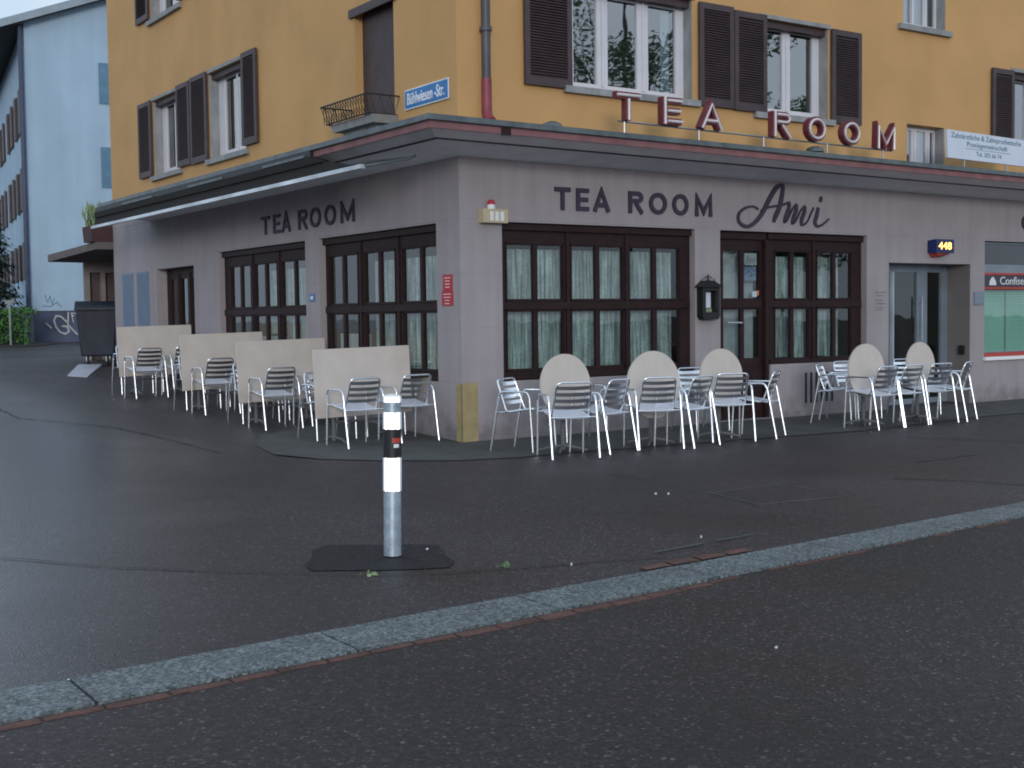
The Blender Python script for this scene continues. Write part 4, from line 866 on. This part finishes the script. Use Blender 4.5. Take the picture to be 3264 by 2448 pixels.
def add_chair(x, y, a, label, first=[True]):
    o = chair0 if first[0] else copy_tree(chair0); first[0] = False
    o.location = (x, y, gz(x, y)+(.008 if y < 2.2 else .0)); o.rotation_euler = (R_(1.2) if y > 3 and False else 0, 0, a); o['label'] = label; o['category'] = 'chair'; o['group'] = CH_GROUP
    return o
rear = [((-.295, -2.245), -18.4, 'chair nearest the camera, its back turned, in front of the leftmost round table'),
 ((.47, -2.25), 16, 'chair with an ashtray on its seat, between the two leftmost round tables'),
 ((.99, -2.12), -20.8, 'chair seen squarely from behind before the second round table from the left'),
 ((1.57, -2.38), 14, 'chair seen from behind, turned left, between the second and third round tables'),
 ((2.19, -2.02), -24, 'chair seen from behind right before the third round table and the tea room door'),
 ((3.05, -2.2), 32, 'chair at the right end of the left chair group, right of the tea room door'),
 ((4.85, -2.24), 3, 'chair seen from behind in front of the fourth round table'),
 ((5.40, -2.22), 5, 'chair seen from behind between the fourth and fifth round tables'),
 ((6.00, -2.15), -5, 'chair seen from behind in front of the fifth round table, third of that row'),
 ((6.68, -2.22), 22, 'rightmost chair of all, seen edge on at the end of the right group'),
 ((-1.484, .081), 1, 'chair seen from behind before the nearest rectangular table, left of the bollard'),
 ((-.72, .20), 2, 'chair seen from behind at the nearest rectangular table, right of the bollard by the corner'),
 ((-1.51, 2.359), 1, 'left chair seen from behind at the second nearest rectangular table'),
 ((-.84, 2.379), 3, 'right chair at the second nearest rectangular table, half hidden by the nearest table top'),
 ((-1.538, 4.422), 0, 'left of the two chairs seen from behind at the third nearest rectangular table'),
 ((-.86, 4.43), 2, 'right chair before the third nearest rectangular table, mostly hidden behind a table top'),
 ((-1.639, 7.183), 2, 'left of the two chairs seen from behind at the farthest rectangular table'),
 ((-.995, 7.23), 3, 'right of the two chairs seen from behind at the farthest rectangular table')]
for lf, ang, lab in rear:
    x, y, a = ch_pos(lf, ang); add_chair(x, y, a, lab)
for x, y, deg, lab in [
 (.10, -1.20, -155, 'leftmost chair of the right facade, facing right beside the building corner'),
 (1.22, -.72, 166, 'chair facing the camera behind and between the two leftmost round tables'),
 (3.22, -.72, 175, 'chair facing the camera, mostly hidden behind the third round table'),
 (5.42, -1.06, -150, 'chair facing right at the left end of the right group, by the vent slots'),
 (6.10, -.80, 178, 'chair facing the camera, half hidden behind the fourth round table'),
 (7.28, -.90, 176, 'chair facing the camera between the fourth and fifth round tables'),
 (-1.20, 1.18, 180, 'chair behind the nearest rectangular table at its left end, facing the camera'),
 (-.50, 1.20, 178, 'chair behind the nearest rectangular table at its wall end, facing the camera'),
 (-1.22, 3.42, 180, 'chair behind the second nearest rectangular table at its left end'),
 (-.54, 3.44, 181, 'chair behind the second nearest rectangular table at its wall end'),
 (-1.26, 5.46, 180, 'chair behind the third nearest rectangular table at its left end'),
 (-.58, 5.46, 179, 'chair behind the third nearest rectangular table at its wall end'),
 (-1.34, 8.28, 180, 'chair behind the farthest rectangular table at its left end, nearest the bin'),
 (-.64, 8.28, 180, 'chair behind the farthest rectangular table at its wall end')]:
    add_chair(x, y, R_(deg), lab)

# ------------------------------------------------------------------ tables
def base_mesh(b, h):
    b.tube([(0, 0, .03), (0, 0, h)], .028, 12)
    for a in range(4):
        an = R_(45+90*a); c, s = math.cos(an), math.sin(an); b.tube([(0, 0, .07), (.15*c, .15*s, .05), (.27*c, .27*s, .02)], .018, 8, r2=.012)
def round_table(x, y, ang, d, label):
    t = thing('round_table', label, 'table', (x, y, gz(x, y)+.008), ang, 'round folding tables with tilted tops')
    b = MB(); r = d/2; n = 48; zc = 1.085-r
    pts = [(r*math.cos(2*math.pi*k/n), zc+r*math.sin(2*math.pi*k/n)) for k in range(n)]
    lean = .05
    def q(u, z, n_): return (u, n_+(z-zc)*lean, z)
    F = [q(u, z, -.012) for u, z in pts]; B = [q(u, z, .012) for u, z in pts]
    i0 = len(b.v); b.v += F+B; b.f.append(tuple(range(n))); b.mi.append(0); b.f.append(tuple(range(2*n-1, n-1, -1))); b.mi.append(0)
    for k in range(n): b.f.append((k, (k+1) % n, n+(k+1) % n, n+k)); b.mi.append(0)
    b.build('tabletop', 'top', t, smooth=True)
    b = MB(); base_mesh(b, .68); b.box('G', -.06, .06, .014, .05, .64, .76); o = b.build('pedestal', 'topback', t, smooth=True); o.location = (0, .05, 0)
    b = MB(); b.tube([(-.25, .035, zc), (.25, .035, zc)], .01, 8); b.build('bracket', 'steel', t)
    return t
round_table(.27, -1.72, R_(0), .68, 'leftmost round table with its pale top tilted upright, nearest the corner')
round_table(1.56, -1.70, R_(-2), .78, 'second round table from the left with pale tilted top, under the curtained window')
round_table(2.63, -1.70, R_(0), .70, 'third round table from the left, pale top tilted before the tea room door')
round_table(5.26, -1.69, R_(0), .71, 'fourth round table from the left, left one of the right group')
round_table(6.38, -1.68, R_(4), .66, 'rightmost round table, before the house entrance')
def rect_table(x0, x1, y, label):
    xc = (x0+x1)/2; w_ = x1-x0; z = gz(xc, y)
    t = thing('rectangular_table', label, 'table', (xc, y, z), 0, 'rectangular folding tables with tilted tops'); t.rotation_euler = (0, R_(-1.15), 0)
    b = MB(); zt, zb_ = 1.135, .315
    b.hexa([(-w_/2, -.012, zb_), (w_/2, -.012, zb_), (w_/2, .012, zb_), (-w_/2, .012, zb_), (-w_/2, .02, zt), (w_/2, .02, zt), (w_/2, .044, zt), (-w_/2, .044, zt)])
    o = b.build('tabletop', 'top', t)
    bv = o.modifiers.new('b', 'BEVEL'); bv.width = .006; bv.segments = 2
    b = MB()
    for xx in (-w_/2+.28, w_/2-.28):
        b.tube([(xx, .1, .03), (xx, .1, .70)], .026, 10); b.tube([(xx, -.22, .02), (xx, -.1, .06), (xx, .1, .07), (xx, .26, .06), (xx, .36, .02)], .018, 8)
    b.tube([(-w_/2+.28, .1, .25), (w_/2-.28, .1, .25)], .014, 8); b.build('trestle', 'topback', t, smooth=True)
    return t
rect_table(-1.56, -.25, .76, 'nearest rectangular table with beige top tilted upright, left of the building corner')
rect_table(-1.59, -.29, 3.04, 'second nearest rectangular table with tilted top on the left facade')
rect_table(-1.62, -.33, 5.10, 'third nearest rectangular table with tilted top on the left facade')
rect_table(-1.66, -.40, 7.95, 'farthest rectangular table with tilted top, beneath the vent panels')
# odds and ends on chairs
t = thing('ashtray', 'small dark glass ashtray on the seat of the chair between the leftmost round tables', 'ashtray', (.93, -1.98, .46)); b = MB(); b.lathe([(.05, 0), (.055, .045), (.045, .045), (.04, .01)], seg=16); b.build('bowl', 'glass' if False else 'steel', t, smooth=True)

# ------------------------------------------------------------------ waste container
bn = thing('waste_container', 'dark wheeled waste container with rounded lid at the far end of the left facade', 'waste container', (-.03, 14.75, .60), R_(-17))
b = MB(); b.hexa([(-.34, -.42, .19), (.34, -.42, .19), (.34, .42, .19), (-.34, .42, .19), (-.42, -.52, 1.17), (.42, -.52, 1.17), (.42, .52, 1.17), (-.42, .52, 1.17)]); o = b.build('body', 'binm', bn); m_ = o.modifiers.new('b', 'BEVEL'); m_.width = .04; m_.segments = 3
b = MB(); b.box('G', -.45, .45, -.56, .56, 1.17, 1.23); b.build('rim', 'binm', bn)
b = MB(); n = 10; prev = None
for i in range(n+1):
    a = math.pi*i/n; y, z = -.54*math.cos(a), 1.23+.14*math.sin(a)
    q = ((-.44, y, z), (.44, y, z))
    if prev: b.quad(prev[0], prev[1], q[1], q[0])
    prev = q
b.poly([(-.44, -.54*math.cos(math.pi*i/n), 1.23+.14*math.sin(math.pi*i/n)) for i in range(n+1)]); b.poly([(.44, -.54*math.cos(math.pi*i/n), 1.23+.14*math.sin(math.pi*i/n)) for i in range(n+1)]); b.build('lid', 'binm', bn, smooth=True)
for (x, y) in ((-.2, -.35), (.2, -.35), (-.2, .35), (.2, .35)):
    b = MB(); b.tube([(x-.025, y, .10), (x+.025, y, .10)], .10, 16); b.build('wheel', 'rubber', bn, smooth=True); b = MB(); b.box('G', x-.04, x-.032, y-.03, y+.03, .08, .2); b.box('G', x+.032, x+.04, y-.03, y+.03, .08, .2); b.build('fork', 'plate', bn)
b = MB(); b.tube([(-.46, -.3, 1.06), (-.5, -.3, 1.06), (-.5, .3, 1.06), (-.46, .3, 1.06)], .015, 6); b.build('handle', 'steel', bn)
b = MB(); zz = .53; b.hexa([(-1.35, 12.3, gz(-1.35, 12.3)), (-1.12, 11.75, gz(-1.1, 11.8)), (-.1, 14.25, gz(-.1, 14.3)), (-.50, 14.6, gz(-.5, 14.6)), (-1.35, 12.3, gz(-1.35, 12.3)+.012), (-1.12, 11.75, gz(-1.1, 11.8)+.012), (-.1, 14.25, gz(-.1, 14.3)+.05), (-.50, 14.6, gz(-.5, 14.6)+.05)]); tag(b.build('ramp_plate', 'flat'), 'pale flat ramp plate on the asphalt before the waste container', 'ramp')

# ------------------------------------------------------------------ annex, planter
an = thing('annex', 'low annex with brown flat roof between the yellow building and the pale house', 'building')
b = MB(); b.hexa([(-.35, 13.6, 3.02), (5, 13.6, 3.02), (5, 18.6, 2.92), (-.35, 17.4, 2.92), (-.35, 13.6, 3.17), (5, 13.6, 3.17), (5, 18.6, 3.08), (-.35, 17.4, 3.08)]); b.build('roof', 'annexr', an)
b = MB(); b.box('R', .42, 5, -17.5, -17.2, .3, 2.95) if False else None
b.holed('R', .42, 5, .4, 2.93, -17.2, .12, [(.54, .80, .5, 2.68), (.90, 1.6, .5, 2.68), (1.8, 2.6, .5, 2.68)]); b.build('wall', 'annex', an)
b = MB(); b.quad((.45, 17.31, .4), (5, 17.31, .4), (5, 17.31, 2.75), (.45, 17.31, 2.75)); b.build('door', 'annexd', an)
pl = thing('planter', 'dark red planter box with green blades and red flowers on the annex roof edge', 'planter')
b = MB(); b.hexa([(-.42, 13.62, 3.175), (1.2, 13.62, 3.175), (1.2, 14.2, 3.175), (-.42, 14.2, 3.175), (-.44, 13.6, 3.50), (1.2, 13.6, 3.50), (1.2, 14.22, 3.50), (-.44, 14.22, 3.50)]); b.build('box', 'planter', pl)
blades(-.12, 13.85, 3.5, 170, .38, .55, 'grassy', 'foliage', pl, 1, .6); blades(.25, 13.85, 3.5, 260, .62, .24, 'flower', 'flowers', pl, 1, .4)

# ------------------------------------------------------------------ pale house
hs = thing('pale_house', 'tall pale blue lit house with gable wall and dark graffitied plinth at the left', 'building', (2.499, 30.729, .896), -R_(8.8))
# local: x along the gable (to the right), y along the long facade (away)
def HP(x, y, z): return (x, y, z-.896)
b = MB(); zt = 11.35; GW = 11.0; apex = zt+GW/2*.37
b.poly([HP(0, 0, 1.93), HP(GW, 0, 1.93), HP(GW, 0, zt), HP(GW/2, 0, apex), HP(0, 0, zt)]); b.quad(HP(0, 0, 1.93), HP(0, 26, 1.93), HP(0, 26, zt), HP(0, 0, zt)); b.quad(HP(GW, 0, .5), HP(GW, 26, .5), HP(GW, 26, zt), HP(GW, 0, zt)); b.build('wall', 'whouse', hs)
b = MB(); b.hexa([HP(*q) for q in ((.02, .02, -.5), (GW-.02, .02, -.5), (GW-.02, 25.9, -.5), (.02, 25.9, -.5), (.02, .02, 1.928), (GW-.02, .02, 1.928), (GW-.02, 25.9, 1.928), (.02, 25.9, 1.928))]); plth = b.build('plinth', 'plinth', hs)
b = MB(); ov = .85
def slope_z(x): return zt+.12+.37*(x if x < GW/2 else GW-x)
for x0, x1 in ((-ov, GW/2), (GW/2, GW+ov)):
    z0, z1 = slope_z(x0), slope_z(x1)
    b.hexa([HP(*q) for q in ((x0, -.45, z0-.12), (x1, -.45, z1-.12), (x1, 26.4, z1-.12), (x0, 26.4, z0-.12), (x0, -.45, z0+.08), (x1, -.45, z1+.08), (x1, 26.4, z1+.08), (x0, 26.4, z0+.08))])
rf = b.build('roof', 'tile', hs)
b = MB()
for x0, x1 in ((-ov, GW/2), (GW/2, GW+ov)):
    z0, z1 = slope_z(x0), slope_z(x1); b.hexa([HP(*q) for q in ((x0, -.49, z0-.16), (x1, -.49, z1-.16), (x1, -.452, z1-.16), (x0, -.452, z0-.16), (x0, -.49, z0+.09), (x1, -.49, z1+.09), (x1, -.452, z1+.09), (x0, -.452, z0+.09))])
b.build('verge_board', 'entr', rf)
b = MB(); z0 = slope_z(-ov); b.hexa([HP(*q) for q in ((-ov+.03, -.4, z0-.16), (0, -.4, z0+.10), (0, 26, z0+.10), (-ov+.03, 26, z0-.16), (-ov+.03, -.4, z0-.13), (0, -.4, z0+.13), (0, 26, z0+.13), (-ov+.03, 26, z0-.13))]); b.build('eaves', 'eaves', rf)
b = MB(); b.tube([HP(-ov-.04, -.4, z0-.02), HP(-ov-.04, 26, z0-.02)], .09, 8); b.build('gutter', 'bluesh', rf)
b = MB(); b.tube([HP(-.12, -.10, 1.95), HP(-.12, -.10, 11.2), HP(-ov, -.10, 11.3)], .085, 8); b.build('downpipe', 'pipeb', hs, smooth=True); b = MB(); b.tube([HP(-.12, -.10, .6), HP(-.12, -.10, 1.95)], .085, 8); b.build('downpipe', 'gutter', hs, smooth=True)
for (za, zb2) in ((8.85, 10.2), (6.05, 7.4), (3.2, 4.55)):
    for xx in (2.32, 4.45) if za > 5 else ():
        b = MB(); b.hexa([HP(*q) for q in ((xx, -.05, za), (xx+.66, -.05, za), (xx+.66, -.01, za), (xx, -.01, za), (xx, -.05, zb2), (xx+.66, -.05, zb2), (xx+.66, -.01, zb2), (xx, -.01, zb2))]); b.build('shutter', 'bluesh', hs)
    if za > 5:
        b = MB(); b.hexa([HP(*q) for q in ((3.0, -.03, za), (4.43, -.03, za), (4.43, -.01, za), (3.0, -.01, za), (3.0, -.03, zb2), (4.43, -.03, zb2), (4.43, -.01, zb2), (3.0, -.01, zb2))]); b.build('window', 'dark', hs)
for (za, zb2) in ((8.0, 9.4), (5.4, 6.75), (3.05, 4.25)):
    for k, y0 in enumerate((1.5, 5.2, 9.5, 13.5, 18.)):
        b = MB(); b.hexa([HP(*q) for q in ((-.03, y0+.6, za), (-.012, y0+.6, za), (-.012, y0+1.9, za), (-.03, y0+1.9, za), (-.03, y0+.6, zb2), (-.012, y0+.6, zb2), (-.012, y0+1.9, zb2), (-.03, y0+1.9, zb2))]); wn = b.build('window', 'dark', hs)
        for yy in (y0, y0+1.92):
            b = MB(); b.hexa([HP(*q) for q in ((-.09, yy, za-.03), (-.03, yy, za-.03), (-.03, yy+.58, za-.03), (-.09, yy+.58, za-.03), (-.09, yy, zb2+.03), (-.03, yy, zb2+.03), (-.03, yy+.58, zb2+.03), (-.09, yy+.58, zb2+.03))]); b.build('shutter', 'shutter', wn)
# graffiti
gt = MB()
def gl(pts, wd): gt.ribbon('G', [(x, z-.896) for x, z in pts], wd, -.02, .0)
gl([(1.12, 1.50), (1.03, 1.58), (.88, 1.73), (.73, 1.75), (.66, 1.59), (.72, 1.38), (.84, 1.21), (1.0, 1.14), (1.13, 1.23), (1.07, 1.39), (.9, 1.41)], .055); gl([(1.12, 1.88), (1.10, 1.44), (1.40, 1.11)], .05); gl([(1.28, 1.51), (1.22, 1.84), (1.53, 1.79), (1.5, 1.57)], .035); gl([(.40, 1.52), (.58, 1.34)], .05)
gt.build('graffiti', 'graf', plth)
gt = MB(); gl([(.40, 2.45), (.48, 2.2), (.56, 2.42), (.62, 2.15), (.7, 2.35)], .02); gl([(.32, 2.1), (.55, 2.06), (.78, 2.22), (.9, 2.05)], .02); gt.build('graffiti', 'bluesh', hs)

# ------------------------------------------------------------------ vegetation
def leaf_cloud(b, c, rx, ry, rz, n, s, flat=.3):
    for _ in range(n):
        while True:
            p = Vector((random.uniform(-1, 1), random.uniform(-1, 1), random.uniform(-1, 1)))
            if .25 < p.length < 1: break
        q = Vector((c[0]+p.x*rx, c[1]+p.y*ry, c[2]+p.z*rz)); a = Vector((random.gauss(0, 1), random.gauss(0, 1), random.gauss(0, flat))).normalized(); d = a.cross(Vector((random.gauss(0, 1), random.gauss(0, 1), random.gauss(0, 1)))).normalized(); k = s*random.uniform(.6, 1.3)
        b.quad(tuple(q-a*k), tuple(q-d*k*.55), tuple(q+a*k), tuple(q+d*k*.55))
hd = MB()
dx_, dy_ = math.cos(R_(-34)), math.sin(R_(-34))
for i in range(9000):
    u = random.uniform(0, 9); v = random.uniform(-.5, .5); z = random.uniform(0, 1)
    edge = random.random()
    if edge < .45: v = -.5+random.gauss(0, .05)
    elif edge < .8: z = 1+random.gauss(0, .05)
    x, y = 2.02-u*.83+v*.56, 28.65+u*.56+v*.83; x += 0; zz = gz(x, y)+.03+z*1.02+.05*math.sin(u*3)
    a = Vector((random.gauss(0, 1), random.gauss(0, 1), random.gauss(0, 1))).normalized(); d = a.cross(Vector((random.gauss(0, 1), random.gauss(0, 1), random.gauss(0, 1)))).normalized(); k = random.uniform(.03, .06)
    q = Vector((x, y, zz)); hd.quad(tuple(q-a*k), tuple(q-d*k*.6), tuple(q+a*k), tuple(q+d*k*.6))
t = thing('hedge', 'clipped bright green hedge at the left edge before the pale house', 'hedge'); hd.build('foliage', 'hedge', t)
b = MB(); x0, y0 = 1.95, 28.7
x0 -= .32; y0 += .2; b.hexa([(x0, y0-.22, .7), (x0-7.1, y0+4.6, .7), (x0-6.9, y0+5.0, .7), (x0+.2, y0+.2, .7), (x0, y0-.22, 1.68), (x0-7.1, y0+4.6, 1.68), (x0-6.9, y0+5.0, 1.68), (x0+.2, y0+.2, 1.68)]); b.build('twigs', 'needle', t)
b = MB(); pts = [(2.6, 27.6), (-10, 34), (-10, 40), (2.2, 30.8)]
b.poly([(x, y, gz(x, y)+.02) for x, y in [(2.75, 28.6), (1.6, 27.0), (-10, 33.0), (-10, 42), (2.4, 30.7)]]); tag(b.build('planting_bed', 'soil'), kind='structure')
def spruce(x, y, h, r, label):
    t = thing('spruce_tree', label, 'tree', (x, y, gz(x, y)))
    b = MB(); b.tube([(0, 0, 0), (0, 0, h*.95)], .14, 8, r2=.02); b.build('trunk', 'bark', t)
    b = MB(); z = .5
    while z < h:
        rr = r*(1-z/h)**.8*random.uniform(.85, 1.1)+.05
        for k in range(17):
            a = random.uniform(0, 6.28); L_ = rr*random.uniform(.75, 1.1)
            for j in range(int(9*L_)+3):
                f_ = (j+.5)/(int(9*L_)+3); cx, cy, cz = math.cos(a)*L_*f_, math.sin(a)*L_*f_, z-.35*L_*f_**1.5+random.uniform(-.04, .04)
                for _ in range(5):
                    q = Vector((cx+random.gauss(0, .06), cy+random.gauss(0, .06), cz+random.gauss(0, .04))); av = Vector((math.cos(a+random.gauss(0, .7)), math.sin(a+random.gauss(0, .7)), random.gauss(-.3, .3))).normalized(); d = av.cross(Vector((0, 0, 1))).normalized(); k_ = random.uniform(.07, .13)
                    b.quad(tuple(q-av*k_), tuple(q-d*k_*.35), tuple(q+av*k_), tuple(q+d*k_*.35))
        z += .22
    b.build('crown', 'needle', t); return t
spruce(1.0, 30.0, 5.6, 1.3, 'dark spruce with drooping branches at the left edge behind the hedge')
sp = thing('sign_post', 'small pale T shaped marker sticking up behind the hedge', 'post', (1.23, 28.3, .85)); b = MB(); b.tube([(0, 0, 0), (0, 0, 1.3)], .03, 6); b.build('pole', 'stone', sp); b = MB(); b.hexa([(-.13, -.02, 1.26), (.15, -.02, 1.30), (.15, .02, 1.30), (-.13, .02, 1.26), (-.15, -.02, 1.38), (.13, -.02, 1.40), (.13, .02, 1.40), (-.15, .02, 1.38)]); b.build('plate', 'stone', sp)
# trees across the road, mirrored in the upper windows
def tree(x, y, h, r, label, n=20000):
    t = thing('street_tree', label, 'tree', (x, y, -.02), group='street trees across the road mirrored in the panes'); b = MB(); b.tube([(0, 0, 0), (.1, 0, h*.35), (0, .1, h*.8)], .13, 8, r2=.03)
    cl = []
    for k in range(22):
        a = random.uniform(0, 6.28); z = h*random.uniform(.35, .95); q = r*random.uniform(.4, .9)*(1.1-abs(z/h-.6)); c = (math.cos(a)*q, math.sin(a)*q, z); cl.append(c); b.tube([(0, 0, h*.3+z*.2), (c[0]*.5, c[1]*.5, z*.8), c], .045, 5, r2=.01)
    b.build('trunk', 'bark', t); b = MB()
    for c in cl: leaf_cloud(b, c, r*.38, r*.38, r*.16, n//22, .075)
    b.build('crown', 'leaf', t); return t
tree(16.8, -17, 14.5, 4.9, 'tall tree across the road whose branches show in the large upper window')
tree(25.5, -19, 9.2, 3.2, 'shorter tree across the road mirrored low in the upper windows')
tree(-22, 13, 8, 3.4, 'leafy tree across the side street mirrored in the left facade windows')
fh = thing('far_house', 'plain house across the side street, seen only as a reflection in the left panes', 'building'); b = MB(); b.hexa([(-34, 16, 0), (-28, 16, 0), (-28, 34, 0), (-34, 34, 0), (-34, 16, 6), (-28, 16, 6), (-28, 34, 6), (-34, 34, 6)]); b.build('wall', 'city', fh); b = MB(); b.poly([(-34.5, 15.5, 6), (-27.5, 15.5, 6), (-31, 15.5, 8.6)]); b.poly([(-34.5, 34.5, 6), (-27.5, 34.5, 6), (-31, 34.5, 8.6)]); b.quad((-34.5, 15.5, 6), (-34.5, 34.5, 6), (-31, 34.5, 8.6), (-31, 15.5, 8.6)); b.quad((-27.5, 15.5, 6), (-27.5, 34.5, 6), (-31, 34.5, 8.6), (-31, 15.5, 8.6)); b.build('roof', 'tile', fh)
for m in M.values():
    if 'b' in m: del m['b']
